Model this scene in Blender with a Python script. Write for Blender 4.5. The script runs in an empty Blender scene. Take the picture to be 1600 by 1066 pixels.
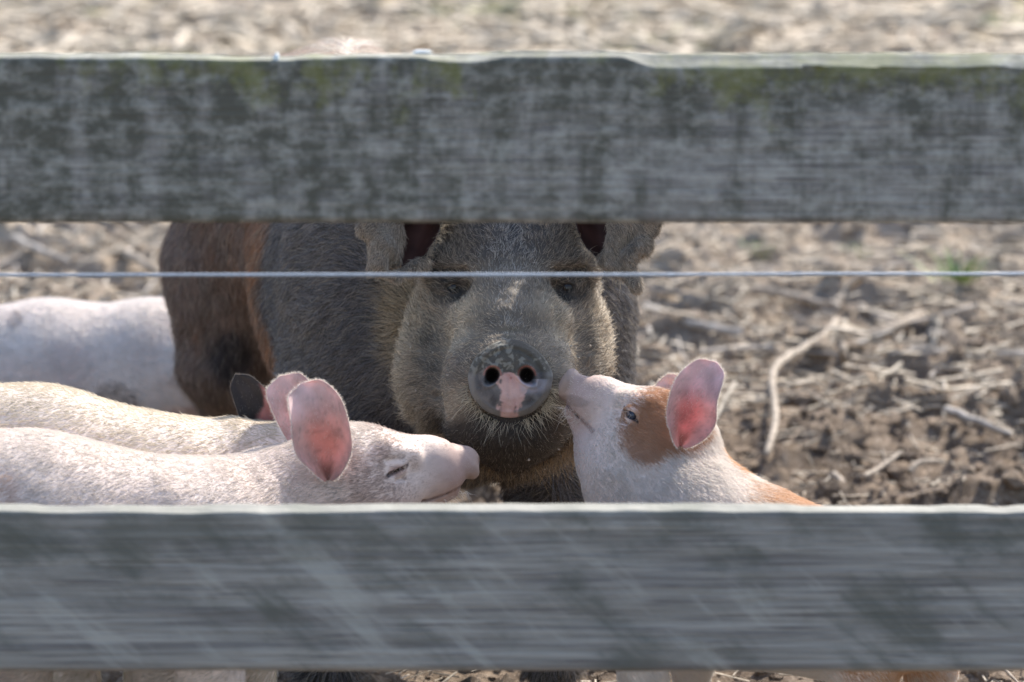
import bpy, math, random
import numpy as np
import openvdb
from mathutils import Vector, Matrix

# ------------------------------------------------------------------ camera, sky, sun, exposure
SC = bpy.context.scene
COL = SC.collection
F = 5300.0                      # focal length in pixels of a 1600 px wide picture
CAM = np.array([0.0, 0.0, 1.13])
PITCH = math.radians(10)
cd = bpy.data.cameras.new('camera'); cam = bpy.data.objects.new('camera', cd); COL.objects.link(cam)
cam.location = CAM; cam.rotation_euler = (math.radians(90) - PITCH, 0, 0)
cd.sensor_width = 36; cd.lens = 36 * F / 1600; cd.clip_start = .05; cd.clip_end = 800
cd.dof.use_dof = True; cd.dof.focus_distance = 3.76; cd.dof.aperture_fstop = 5.2; cd.dof.aperture_blades = 7
SC.camera = cam
SUN_EL, SUN_AZ = math.radians(45), math.radians(31)   # azimuth from +Y (away from camera) towards +X
w = bpy.data.worlds.new("World"); SC.world = w; w.use_nodes = True
nt = w.node_tree; bg = nt.nodes['Background']; sky = nt.nodes.new('ShaderNodeTexSky')
sky.sky_type = 'NISHITA'; sky.sun_disc = False; sky.sun_elevation = SUN_EL; sky.sun_rotation = SUN_AZ
sky.air_density = 1.0; sky.dust_density = 1.5; sky.ozone_density = 1.0
nt.links.new(sky.outputs[0], bg.inputs[0]); bg.inputs[1].default_value = 0.15
sl = bpy.data.lights.new('sun', 'SUN'); sl.energy = 4.0; sl.angle = math.radians(.53); sl.color = (1, .93, .82)
so = bpy.data.objects.new('sun', sl); COL.objects.link(so)
sd = Vector((math.sin(SUN_AZ) * math.cos(SUN_EL), math.cos(SUN_AZ) * math.cos(SUN_EL), math.sin(SUN_EL)))
so.rotation_euler = sd.to_track_quat('Z', 'Y').to_euler(); so.location = (3, 4, 6)
SC.view_settings.view_transform = 'Standard'; SC.view_settings.look = 'None'
SC.view_settings.exposure = 1.03; SC.view_settings.gamma = 1
SC.render.engine = 'CYCLES'; SC.cycles.use_denoising = True
SC.cycles.max_bounces = 6; SC.cycles.transparent_max_bounces = 4
random.seed(4); RNG = np.random.default_rng(7)

# ------------------------------------------------------------------ maths helpers
CF = np.array([0, math.cos(PITCH), -math.sin(PITCH)]); CR = np.array([1., 0, 0]); CU = np.array([0, math.sin(PITCH), math.cos(PITCH)])
def W(px, py, Y):
    d = CF + CR * (px - 800) / F - CU * (py - 533) / F
    return CAM + d * (Y / d[1])
def PXM(Y, z=.4): return F / (Y * math.cos(PITCH) + (1.13 - z) * math.sin(PITCH))
def nrm(v): return v / np.maximum(np.linalg.norm(v, axis=-1, keepdims=True), 1e-9)
def A3(*v): return np.array(v, float)
def smooth(a, b, x):
    t = np.clip((x - a) / (b - a), 0, 1); return t * t * (3 - 2 * t)
def lerp(a, b, t): return a + (b - a) * t
def _h(i, j, k, s):
    n = (i * 73856093) ^ (j * 19349663) ^ (k * 83492791) ^ (s * 2654435)
    n = (n ^ (n >> 13)) * 1274126177 & 0x7fffffff
    n = (n ^ (n >> 16)) & 0xffffff
    return n / float(0xffffff)
def noise(P, s=1., seed=0):
    P = np.asarray(P) * s; i = np.floor(P).astype(np.int64); f = P - i; f = f * f * (3 - 2 * f); r = 0
    for dx in (0, 1):
        for dy in (0, 1):
            for dz in (0, 1):
                wgt = (f[..., 0] if dx else 1 - f[..., 0]) * (f[..., 1] if dy else 1 - f[..., 1]) * (f[..., 2] if dz else 1 - f[..., 2])
                r = r + wgt * _h(i[..., 0] + dx, i[..., 1] + dy, i[..., 2] + dz, seed)
    return r * 2 - 1
def fbm(P, s, seed=0, o=3):
    return sum(noise(P, s * 2 ** k, seed + k) * .5 ** k for k in range(o))
def vnoise3(P, s, seed=0): return np.stack([noise(P, s, seed + 11 * k) for k in range(3)], -1)
def blob(P, c, r):
    r = np.asarray(r, float); return np.clip(1.6 - 1.6 * np.linalg.norm((P - np.asarray(c)) / r, axis=-1) * .75, 0, 1)

# ------------------------------------------------------------------ object helpers
def tag(o, label=None, cat=None, group=None, kind=None):
    for k, v in (('label', label), ('category', cat), ('group', group), ('kind', kind)):
        if v: o[k] = v
    return o
def empty(name, loc):
    o = bpy.data.objects.new(name, None); COL.objects.link(o); o.location = loc; o.empty_display_size = .05; return o
def mesh_np(name, V, Fc, mat, parent=None, smooth_=True, col=None):
    me = bpy.data.meshes.new(name); V = np.ascontiguousarray(V, np.float32); Fc = np.asarray(Fc, np.int32); n = Fc.shape[1]
    off = np.array(parent.location, np.float32) if parent is not None and parent.type == 'EMPTY' else 0
    if parent is not None and parent.type != 'EMPTY' and parent.parent is not None: off = np.array(parent.parent.location, np.float32)
    me.vertices.add(len(V)); me.vertices.foreach_set('co', (V - off).ravel().astype(np.float32))
    me.loops.add(Fc.size); me.loops.foreach_set('vertex_index', Fc.ravel())
    me.polygons.add(len(Fc)); me.polygons.foreach_set('loop_start', np.arange(len(Fc), dtype=np.int32) * n)
    me.update(calc_edges=True); me.validate()
    me.polygons.foreach_set('use_smooth', np.full(len(me.polygons), smooth_))
    if col is not None:
        a = me.attributes.new('col', 'FLOAT_COLOR', 'POINT')
        a.data.foreach_set('color', np.c_[np.clip(col, 0, 1), np.ones(len(V))].astype(np.float32).ravel())
    me.materials.append(mat); o = bpy.data.objects.new(name, me); COL.objects.link(o)
    if parent is not None: o.parent = parent
    return o
def vnormals(V, Fc):
    n = np.cross(V[Fc[:, 2]] - V[Fc[:, 0]], V[Fc[:, -1]] - V[Fc[:, 1]]); N = np.zeros_like(V)
    for k in range(Fc.shape[1]):
        for a in range(3): N[:, a] += np.bincount(Fc[:, k], n[:, a], len(V))
    return nrm(N)
def tube(pts, rad, sides=8, cap=True):
    P = np.asarray(pts, float); R = np.asarray(rad, float) * np.ones(len(P)); T = nrm(np.gradient(P, axis=0))
    ref = A3(0, 0, 1) if abs(T[0][2]) < .9 else A3(1, 0, 0)
    V = []
    for i in range(len(P)):
        a = nrm(np.cross(T[i], ref)); b = np.cross(T[i], a)
        for k in range(sides):
            t = 2 * math.pi * k / sides; V.append(P[i] + R[i] * (a * math.cos(t) + b * math.sin(t)))
    Fc = [[i * sides + k, i * sides + (k + 1) % sides, (i + 1) * sides + (k + 1) % sides, (i + 1) * sides + k] for i in range(len(P) - 1) for k in range(sides)]
    if cap:
        for i, fl in ((0, 0), (len(P) - 1, 1)):
            V.append(P[i]); c = len(V) - 1
            for k in range(0, sides, 2):
                q = [i * sides + k, i * sides + (k + 1) % sides, i * sides + (k + 2) % sides, c]
                Fc.append(q if fl else q[::-1])
    return np.array(V), np.array(Fc)
def spline(pts, n):
    P = np.asarray(pts, float); m = len(P); t = np.linspace(0, m - 1, n); i = np.clip(t.astype(int), 0, m - 2); f = (t - i)[:, None]
    p0 = P[np.maximum(i - 1, 0)]; p1 = P[i]; p2 = P[i + 1]; p3 = P[np.minimum(i + 2, m - 1)]
    return .5 * (2 * p1 + (p2 - p0) * f + (2 * p0 - 5 * p1 + 4 * p2 - p3) * f ** 2 + (-p0 + 3 * p1 - 3 * p2 + p3) * f ** 3)

# ------------------------------------------------------------------ materials
def mat(name):
    m = bpy.data.materials.new(name); m.use_nodes = True; n = m.node_tree.nodes; return m, n, m.node_tree.links, n['Principled BSDF']
def N(n, t, **kw):
    x = n.new('ShaderNode' + t)
    for k, v in kw.items():
        if k in x.inputs.keys(): x.inputs[k].default_value = v
        else: setattr(x, k, v)
    return x
def mixc(n, l, fac, a, b, mode='MIX'):
    x = n.new('ShaderNodeMix'); x.data_type = 'RGBA'; x.blend_type = mode
    for s, v in ((x.inputs[0], fac), (x.inputs[6], a), (x.inputs[7], b)):
        if hasattr(v, 'is_linked'): l.new(v, s)
        elif isinstance(v, (int, float)): s.default_value = v
        else: s.default_value = (*v, 1)
    return x.outputs[2]
def ramp(n, l, src, a, b):
    x = n.new('ShaderNodeMapRange'); x.inputs[1].default_value = a; x.inputs[2].default_value = b; l.new(src, x.inputs[0]); return x.outputs[0]
def tex(n, l, scale, loc=(0, 0, 0), rot=(0, 0, 0), ns=1, det=4, rough=.6, src=None):
    if any(rot):
        m0 = n.new('ShaderNodeMapping'); m0.inputs['Rotation'].default_value = rot; l.new(src, m0.inputs[0]); src = m0.outputs[0]
    mp = n.new('ShaderNodeMapping'); mp.inputs['Scale'].default_value = scale; mp.inputs['Location'].default_value = loc
    l.new(src, mp.inputs[0]); t = N(n, 'TexNoise', Scale=ns, Detail=det, Roughness=rough); l.new(mp.outputs[0], t.inputs['Vector']); return t.outputs['Fac']
def math_(n, l, op, a, b=None):
    x = n.new('ShaderNodeMath'); x.operation = op; x.use_clamp = False
    for s, v in ((x.inputs[0], a), (x.inputs[1], b)):
        if v is None: continue
        if hasattr(v, 'is_linked'): l.new(v, s)
        else: s.default_value = v
    return x.outputs[0]
def bump(n, l, bs, h, strength, dist):
    b = N(n, 'Bump', Strength=strength, Distance=dist); l.new(h, b.inputs['Height']); l.new(b.outputs[0], bs.inputs['Normal']); return b

def wood(name, kind):
    m, n, l, bs = mat(name); tc = n.new('ShaderNodeTexCoord').outputs['Object']
    g1 = tex(n, l, (3, 3, 120), det=6, ns=1.2, src=tc); g2 = tex(n, l, (9, 9, 420), det=3, src=tc, loc=(3, 1, 0))
    bl = tex(n, l, (9, 9, 14), det=6, rough=.62, src=tc, loc=(kind * 5.3, 0, 2)); bl2 = tex(n, l, (38, 30, 60), det=5, rough=.7, src=tc)
    c = mixc(n, l, ramp(n, l, g1, .30, .70), (.185, .170, .150), (.42, .395, .355))
    c = mixc(n, l, ramp(n, l, g2, .53, .66), c, (.15, .135, .13))
    g3 = tex(n, l, (1.6, 1.6, 75), det=3, src=tc, loc=(7, 0, 5)); c = mixc(n, l, math_(n, l, 'MULTIPLY', ramp(n, l, g3, .52, .62), .45), c, (.12, .11, .115))
    if kind == 0:
        # stained upper rail: blocky dark weathering cut by upright saw marks, moss along the top edge
        st = tex(n, l, (46, 46, 7), det=4, rough=.65, src=tc, loc=(2, 0, 0)); st2 = tex(n, l, (16, 16, 26), det=5, rough=.7, src=tc, loc=(1, 0, 7))
        sep = n.new('ShaderNodeSeparateXYZ'); l.new(tc, sep.inputs[0])
        bars = tex(n, l, (30, 30, 2.2), det=3, rough=.5, src=tc, loc=(5, 0, 1))
        left = ramp(n, l, sep.outputs['X'], .12, -.2)
        hi = ramp(n, l, sep.outputs['Z'], -.03, .06)
        wgt = math_(n, l, 'MAXIMUM', math_(n, l, 'MULTIPLY', left, .85), hi)
        s = math_(n, l, 'ADD', math_(n, l, 'MULTIPLY', st, .5), math_(n, l, 'MULTIPLY', st2, .5))
        fz = tex(n, l, (34, 34, 150), det=6, rough=.8, src=tc); s = math_(n, l, 'ADD', s, math_(n, l, 'MULTIPLY', math_(n, l, 'SUBTRACT', fz, .5), .28))
        s = math_(n, l, 'ADD', s, math_(n, l, 'MULTIPLY', wgt, .14))
        s = math_(n, l, 'ADD', s, math_(n, l, 'MULTIPLY', math_(n, l, 'SUBTRACT', bl, .5), .35)); s = math_(n, l, 'ADD', s, math_(n, l, 'MULTIPLY', math_(n, l, 'MULTIPLY', math_(n, l, 'SUBTRACT', bars, .5), left), .30))
        c = mixc(n, l, math_(n, l, 'MULTIPLY', ramp(n, l, s, .46, .64), .85), c, (.088, .086, .064))
        lc = math_(n, l, 'MULTIPLY', ramp(n, l, bl2, .46, .66), .5); c = mixc(n, l, lc, c, (.54, .52, .46))
        mo = tex(n, l, (14, 14, 10), det=6, rough=.75, src=tc, loc=(9, 0, 3))
        mm = math_(n, l, 'ADD', mo, math_(n, l, 'MULTIPLY', math_(n, l, 'SUBTRACT', hi, .8), .20))
        rx = ramp(n, l, sep.outputs['X'], -.55, .1); mm = math_(n, l, 'ADD', mm, math_(n, l, 'MULTIPLY', math_(n, l, 'SUBTRACT', rx, 1), .08))
        c = mixc(n, l, math_(n, l, 'MULTIPLY', ramp(n, l, mm, .50, .62), .6), c, (.20, .20, .05))
    else:
        dg = tex(n, l, (26, 5, 5), rot=(0, math.radians(-42), 0), det=4, rough=.6, src=tc)
        dg2 = tex(n, l, (5, 5, 26), rot=(0, math.radians(-40), 0), det=4, rough=.6, src=tc, loc=(1, 4, 0))
        c = mixc(n, l, math_(n, l, 'MULTIPLY', math_(n, l, 'MULTIPLY', ramp(n, l, dg2, .50, .62), ramp(n, l, bl, .42, .55)), .6), c, (.105, .108, .092))
        c = mixc(n, l, math_(n, l, 'MULTIPLY', ramp(n, l, dg2, .46, .36), .55), c, (.47, .45, .40))
        sep = n.new('ShaderNodeSeparateXYZ'); l.new(tc, sep.inputs[0]); hi = ramp(n, l, sep.outputs['Z'], -.04, .075)
        s = math_(n, l, 'ADD', bl, math_(n, l, 'MULTIPLY', hi, .12))
        c = mixc(n, l, math_(n, l, 'MULTIPLY', ramp(n, l, s, .55, .70), .5), c, (.11, .11, .085))
    # upward faces mixed paler
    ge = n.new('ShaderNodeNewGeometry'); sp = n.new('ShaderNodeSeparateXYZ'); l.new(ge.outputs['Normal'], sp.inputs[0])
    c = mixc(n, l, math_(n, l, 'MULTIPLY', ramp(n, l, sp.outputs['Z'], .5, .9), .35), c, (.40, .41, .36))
    l.new(c, bs.inputs['Base Color']); bs.inputs['Roughness'].default_value = .85; bs.inputs['Specular IOR Level'].default_value = .25
    h = math_(n, l, 'ADD', math_(n, l, 'MULTIPLY', g1, .8), math_(n, l, 'ADD', math_(n, l, 'MULTIPLY', g2, .4), math_(n, l, 'MULTIPLY', bl2, .5)))
    bump(n, l, bs, h, .7, .004); return m

def skin(name, rough=.55, ns=900, bstr=.25, trans=0.):
    m, n, l, bs = mat(name); a = N(n, 'Attribute', attribute_name='col'); tc = n.new('ShaderNodeTexCoord').outputs['Object']
    t = tex(n, l, (1, 1, 1), ns=ns, det=3, src=tc); t2 = tex(n, l, (1, 1, 1), ns=60, det=4, src=tc)
    c = mixc(n, l, ramp(n, l, t2, .3, .7), mixc(n, l, 1.0, a.outputs['Color'], (.82, .80, .78), 'MULTIPLY'), a.outputs['Color'])
    l.new(c, bs.inputs['Base Color']); bs.inputs['Roughness'].default_value = rough; bs.inputs['Specular IOR Level'].default_value = .35
    bump(n, l, bs, t, bstr, .0015)
    if trans:
        tr = n.new('ShaderNodeBsdfTranslucent'); l.new(mixc(n, l, 1., a.outputs['Color'], (1., .52, .44), 'MULTIPLY'), tr.inputs[0])
        mx = n.new('ShaderNodeMixShader'); mx.inputs[0].default_value = trans
        l.new(bs.outputs[0], mx.inputs[1]); l.new(tr.outputs[0], mx.inputs[2]); l.new(mx.outputs[0], n['Material Output'].inputs[0])
    return m
def hairmat(name, trans=.35, rough=.45):
    m, n, l, bs = mat(name); a = N(n, 'Attribute', attribute_name='col')
    l.new(a.outputs['Color'], bs.inputs['Base Color']); bs.inputs['Roughness'].default_value = rough; bs.inputs['Specular IOR Level'].default_value = .4
    tr = n.new('ShaderNodeBsdfTranslucent'); l.new(a.outputs['Color'], tr.inputs[0]); mx = n.new('ShaderNodeMixShader'); mx.inputs[0].default_value = trans
    l.new(bs.outputs[0], mx.inputs[1]); l.new(tr.outputs[0], mx.inputs[2]); l.new(mx.outputs[0], n['Material Output'].inputs[0]); return m
def plain(name, col, rough=.6, metal=0., var=.25, ns=80, bstr=0):
    m, n, l, bs = mat(name); tc = n.new('ShaderNodeTexCoord').outputs['Object']; t = tex(n, l, (1, 1, 1), ns=ns, det=5, src=tc)
    l.new(mixc(n, l, ramp(n, l, t, .35, .65), tuple(x * (1 - var) for x in col), tuple(min(1, x * (1 + var)) for x in col)), bs.inputs['Base Color'])
    bs.inputs['Roughness'].default_value = rough; bs.inputs['Metallic'].default_value = metal
    if bstr: bump(n, l, bs, t, bstr, .003)
    return m
M_skin = skin('pig_skin', .6); M_ear = skin('ear_skin', .6, ns=700, trans=.24); M_snout = skin('snout_skin', .62, ns=1400, bstr=.8)
M_hair = hairmat('pig_hair'); M_sowhair = hairmat('sow_bristle', .15, .5)
M_eye = plain('eye_wet', (.02, .014, .012), .06, var=.2); M_blueeye = plain('eye_pale', (.030, .040, .065), .08, var=.6, ns=300)
M_hoof = plain('hoof_horn', (.06, .05, .045), .5, var=.4, ns=200, bstr=.3); M_pinkhoof = plain('pale_hoof_horn', (.35, .25, .2), .5, var=.3, ns=200)
M_wire = plain('galvanised_wire', (.40, .45, .52), .5, .4, var=.15, ns=300)
M_stalk = plain('dry_stalk', (.50, .43, .34), .8, var=.35, ns=30, bstr=.3); M_greystalk = plain('weathered_stalk', (.36, .32, .28), .85, var=.3, ns=30, bstr=.3)
M_old = plain('old_stalk', (.31, .255, .20), .85, var=.45, ns=70, bstr=.5)
M_green = plain('fresh_grass', (.19, .25, .08), .6, var=.3, ns=20)

# ------------------------------------------------------------------ ground
def gheight(x, y):
    P = np.stack([x, y, np.zeros_like(x)], -1)
    big = noise(P, 1.1, 3) * .025
    r = 1 - np.abs(noise(P, 5.5, 5)); r2 = 1 - np.abs(noise(P, 13, 8))
    h = big + (r ** 2 - .4) * .060 + (r2 ** 2 - .4) * .032 + (1 - np.abs(noise(P, 30, 9))) ** 2 * .014 + noise(P, 75, 10) * .005
    near = smooth(4.2, 5.0, y); h = h * (.35 + .65 * near)
    h = h + .05 * smooth(9, 20, y) * (noise(P, .6, 20)) - .012
    # trodden pits to the right, in front of the stalks
    pit = np.maximum(0, noise(P, 3.1, 31) - .0) * .12 * near * smooth(9, 7, y)
    return h - pit - .012 * (1 - near)
def ground():
    m, n, l, bs = mat('mud'); tc = n.new('ShaderNodeTexCoord').outputs['Object']
    a = tex(n, l, (1, 1, 1), ns=9, det=8, rough=.7, src=tc); b = tex(n, l, (1, 1, 1), ns=1.1, det=3, src=tc); d = tex(n, l, (1, 1, 1), ns=120, det=6, rough=.7, src=tc)
    sep = n.new('ShaderNodeSeparateXYZ'); l.new(tc, sep.inputs[0])
    c = mixc(n, l, ramp(n, l, a, .35, .68), (.065, .044, .031), (.33, .25, .18))
    c = mixc(n, l, math_(n, l, 'MULTIPLY', ramp(n, l, d, .5, .68), .5), c, (.52, .43, .345))
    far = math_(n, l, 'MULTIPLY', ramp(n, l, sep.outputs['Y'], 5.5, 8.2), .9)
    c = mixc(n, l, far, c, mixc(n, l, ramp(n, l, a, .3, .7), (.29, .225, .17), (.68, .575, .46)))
    gr = math_(n, l, 'MULTIPLY', ramp(n, l, b, .50, .62), ramp(n, l, sep.outputs['Y'], 9, 12))
    c = mixc(n, l, math_(n, l, 'MULTIPLY', gr, .6), c, (.24, .27, .12))
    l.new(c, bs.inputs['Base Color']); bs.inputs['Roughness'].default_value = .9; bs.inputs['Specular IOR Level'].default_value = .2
    bump(n, l, bs, math_(n, l, 'ADD', d, a), .8, .012)
    def ax(segs):
        o = [np.arange(a, b, s) for a, b, s in segs]; return np.concatenate(o + [[segs[-1][1]]])
    xs = ax([(-300, -20, 40), (-20, -3, 1), (-3, -1.5, .05), (-1.5, 1.5, .0105), (1.5, 3, .05), (3, 20, 1), (20, 300, 40)])
    ys = ax([(-30, 0, 3), (0, 3.4, .05), (3.4, 8.4, .0125), (8.4, 16, .04), (16, 30, .5), (30, 600, 40)])
    X, Y = np.meshgrid(xs, ys, indexing='ij'); Z = gheight(X, Y); nx, ny = X.shape
    V = np.stack([X, Y, Z], -1).reshape(-1, 3); i, j = np.meshgrid(np.arange(nx - 1), np.arange(ny - 1), indexing='ij'); q = (i * ny + j).ravel()
    o = mesh_np('ground', V, np.stack([q, q + ny, q + ny + 1, q + 1], -1), m); tag(o, kind='structure')
    return m
M_mud = ground()
M_clod = plain('crumbled_mud', (.27, .225, .19), .9, var=.62, ns=26, bstr=.6)

def ico(sub):
    import bmesh
    b = bmesh.new(); bmesh.ops.create_icosphere(b, subdivisions=sub, radius=1); V = np.array([v.co[:] for v in b.verts]); Fc = np.array([[v.index for v in f.verts] for f in b.faces]); b.free(); return V, Fc
def scatter(name, label, n, ylo, yhi, sfun, mat_, seed, sub=1, kind_cat='clods', avoid=None):
    V0, F0 = ico(sub); r = np.random.default_rng(seed)
    y = ylo + (yhi - ylo) * r.random(n) ** .9; x = (r.random(n) * 2 - 1) * (.35 + y * .2)
    s = sfun(y, r.random(n), r); S = s[:, None] * (.6 + .8 * r.random((n, 3))) * A3(1, 1, .7)
    z = gheight(x, y) - s * .05; ang = r.random(n) * 6.28; ca, sa = np.cos(ang), np.sin(ang)
    V = V0[None] * S[:, None]; V = V * (1 + .6 * noise(V0[None] * 1.7 + r.random((n, 1, 3)) * 90, 1, seed)[..., None] + .3 * noise(V0[None] * 4 + r.random((n, 1, 3)) * 90, 1, seed)[..., None])
    V = np.stack([V[..., 0] * ca[:, None] - V[..., 1] * sa[:, None], V[..., 0] * sa[:, None] + V[..., 1] * ca[:, None], V[..., 2]], -1) + np.stack([x, y, z], -1)[:, None]
    Fc = (F0[None] + (np.arange(n) * len(V0))[:, None, None]).reshape(-1, 3)
    o = mesh_np(name, V.reshape(-1, 3), Fc, mat_, smooth_=False); tag(o, label, kind_cat, kind='stuff'); return o
scatter('mud_clods', 'loose brown clods of mud strewn over the trampled ground', 26000, 3.9, 9.5, lambda y, u, r: .003 + .020 * u ** 7 + .0006 * y, M_mud, 5)
scatter('far_mud_clods', 'pale dry clods on the ground beyond the sow', 5000, 9.5, 16, lambda y, u, r: .012 + .05 * u ** 3, M_mud, 6)

def sticks(name, label, n, ylo, yhi, L, R, mat_, seed, lift=.01):
    r = np.random.default_rng(seed); y = ylo + (yhi - ylo) * r.random(n); x = (r.random(n) * 2 - 1) * (.35 + y * .2)
    z = gheight(x, y) + lift * (.3 + r.random(n)); a = r.random(n) * 6.28; el = r.normal(0, .16, n); ln = L * (.35 + r.random(n) ** 2 * 1.3)
    D = np.stack([np.cos(a) * np.cos(el), np.sin(a) * np.cos(el), np.sin(el)], -1); sdir = np.stack([-np.sin(a), np.cos(a), 0 * a], -1); up = np.cross(D, sdir)
    bend = r.normal(0, .15, n); rad = R * (.5 + r.random(n)); rows = []
    for t in (-.5, 0, .5):
        c = np.stack([x, y, z], -1) + D * (ln * t)[:, None] + sdir * (bend * ln * (t * t - .12))[:, None]
        for k in range(3):
            th = 2.094 * k; rows.append(c + (sdir * math.cos(th) + up * math.sin(th)) * rad[:, None])
    V = np.stack(rows, 1).reshape(-1, 3); f = [[i * 3 + k, i * 3 + (k + 1) % 3, (i + 1) * 3 + (k + 1) % 3, (i + 1) * 3 + k] for i in range(2) for k in range(3)]
    Fc = (np.array(f)[None] + (np.arange(n) * 9)[:, None, None]).reshape(-1, 4)
    o = mesh_np(name, V, Fc, mat_); tag(o, label, 'straw', kind='stuff')
sticks('straw_litter', 'fine pale straw trodden into the mud', 12000, 3.75, 9.5, .050, .0012, M_stalk, 21)
sticks('straw_stubble', 'pale trampled straw lying over the mud beyond the piglets', 7000, 5.6, 9.5, .09, .0026, M_stalk, 27, .02)
sticks('broken_stalk_litter', 'short broken grey stalks scattered on the mud', 1100, 5.9, 9.5, .12, .0042, M_greystalk, 22, .02)
sticks('far_straw_litter', 'pale trampled straw on the distant ground', 4500, 9.5, 16, .28, .012, M_stalk, 23, .03)
# ------------------------------------------------------------------ fence
def make_rail(ztop, zbot, kind, Y0, L=2.5, t=.023):
    h = ztop - zbot; xs = np.linspace(-L / 2, L / 2, 620)
    front = [(0, v) for v in np.linspace(.004, h - .003, 34)]; top = [(v, h) for v in np.linspace(.002, t - .002, 9)]
    back = [(t, v) for v in np.linspace(h - .003, .003, 14)]; bot = [(v, 0) for v in np.linspace(t - .002, .003, 6)]
    prof = np.array(front + top + back + bot); m = len(prof)
    X = np.repeat(xs[:, None], m, 1); Yy = np.repeat(prof[None, :, 0], len(xs), 0); Z = np.repeat(prof[None, :, 1], len(xs), 0)
    P = np.stack([X, Yy * 0, Z * 12], -1)
    g = noise(np.stack([X * 5, Yy * 0, Z * 160], -1), 1, 40 + kind) * .0005 + noise(np.stack([X * 30, Yy * 0, Z * 60], -1), 1, 44 + kind) * .0004
    fr = (Yy < .001); Yy = Yy + g * fr
    x1 = np.stack([xs, xs * 0, xs * 0], -1)
    zt = h + noise(x1, 9, 50 + kind) * .0012 + noise(x1, 45, 51 + kind) * .0006 + (.003 * smooth(-.05, .0, xs) * smooth(.13, .08, xs) if kind == 0 else 0)
    ch = .0025 + .0015 * noise(x1, 14, 52 + kind) + (smooth(.085, .13, xs) * .008 + .004 * smooth(-.11, -.04, xs) * smooth(.01, -.03, xs) if kind == 0 else 0)
    fac = np.clip(1 - Yy / t * 1.25, 0, 1)
    Z = np.minimum(Z, zt[:, None] - np.abs(ch)[:, None] * fac) + (prof[None, :, 1] >= h - .0001) * (zt[:, None] - h) * (fac <= 0)
    zb = noise(x1, 8, 60 + kind) * .0015 + noise(x1, 40, 61) * .0006; Z = np.maximum(Z, zb[:, None] + .002 * (prof[None, :, 0] < .001))
    V = np.stack([X, Yy, Z - h / 2], -1).reshape(-1, 3); nx = len(xs)
    i, j = np.meshgrid(np.arange(nx - 1), np.arange(m), indexing='ij'); a = (i * m + j).ravel(); b = (i * m + (j + 1) % m).ravel()
    Fc = np.stack([a, b, b + m, a + m], -1)[:, ::-1]
    c = len(V); V = np.vstack([V, [[-L / 2, t / 2, 0]], [[L / 2, t / 2, 0]]])
    caps = [[c, (k + 2) % m, (k + 1) % m, k] for k in range(0, m - 1, 2)] + [[c + 1, (nx - 1) * m + k, (nx - 1) * m + k + 1, (nx - 1) * m + (k + 2) % m] for k in range(0, m - 1, 2)]
    o = mesh_np('rail', V, np.vstack([Fc, np.array(caps)]), wood('weathered_rail_%d' % kind, kind)); o.location = (0, Y0, (ztop + zbot) / 2); return o
fence = empty('rail_fence', (0, 3.0, 0)); tag(fence, 'grey weathered wooden rail fence with one thin wire between its two boards', 'fence')
def under(o, p):
    o.parent = p; o.location = Vector(o.location) - p.location; return o
def slope(pl, pr, Y): return math.atan2(pl - pr, PXM(Y, .7) / PXM(Y, .7) * 1600)
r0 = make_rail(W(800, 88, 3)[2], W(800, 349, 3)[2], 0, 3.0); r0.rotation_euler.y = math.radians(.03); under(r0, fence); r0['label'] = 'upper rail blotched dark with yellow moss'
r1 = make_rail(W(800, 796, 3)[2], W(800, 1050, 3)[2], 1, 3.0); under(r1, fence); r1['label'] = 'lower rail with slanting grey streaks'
def boxmesh(c, s, n=6):
    V, Fc = [], []
    import bmesh
    b = bmesh.new(); bmesh.ops.create_cube(b, size=1); bmesh.ops.scale(b, vec=s, verts=b.verts); bmesh.ops.bevel(b, geom=b.edges, offset=.006, segments=2, affect='EDGES')
    bmesh.ops.triangulate(b, faces=b.faces); V = np.array([v.co[:] for v in b.verts]) + c; Fc = np.array([[v.index for v in f.verts] for f in b.faces]); b.free(); return V, Fc
Wpost = wood('weathered_post', 1)
for sx in (-1.12, 1.12):
    V, Fc = boxmesh(A3(0, 0, 0), (.10, .10, 1.5)); p = mesh_np('post', V, Fc, Wpost, None, False); p.location = (sx, 3.075, .35); under(p, fence)
    for rz in (r0, r1):
        for dz in (-.035, .035):
            V, Fc = tube([(0, -.002, 0), (0, .004, 0)], .004, 8); nl = mesh_np('nail', V, Fc, M_wire, None); nl.parent = rz; nl.location = (sx, 0, dz)
xs = np.linspace(-1.1, 1.1, 120); zc = W(800, 426.5, 3.035)[2]
wp = np.stack([xs, 3.024 + 0 * xs, zc + .0009 * xs + .0035 * (xs ** 2) + .0010 * noise(np.stack([xs, xs * 0, xs * 0], -1), 7, 3)], -1)
V, Fc = tube(wp, .0015, 8); wi = mesh_np('wire', V, Fc, M_wire, fence)
def dropping(px, py, sx, sz, lab):
    V0, F0 = ico(2); V = V0 * A3(sx, .004, sz) * (1 + .3 * noise(V0 * 2, 1, int(px)))[:, None] + (W(px, py, 3.006) - np.array(r0.location) - np.array(fence.location))
    o = mesh_np('bird_dropping', V, F0, plain('chalky_white_%d' % px, (.75, .80, .80), .7), None); o.parent = r0; o['label'] = lab
dropping(660, 82, .010, .0022, 'white bird dropping on the rail top'); dropping(432, 90, .003, .004, 'pale speck over the rail edge')

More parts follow.
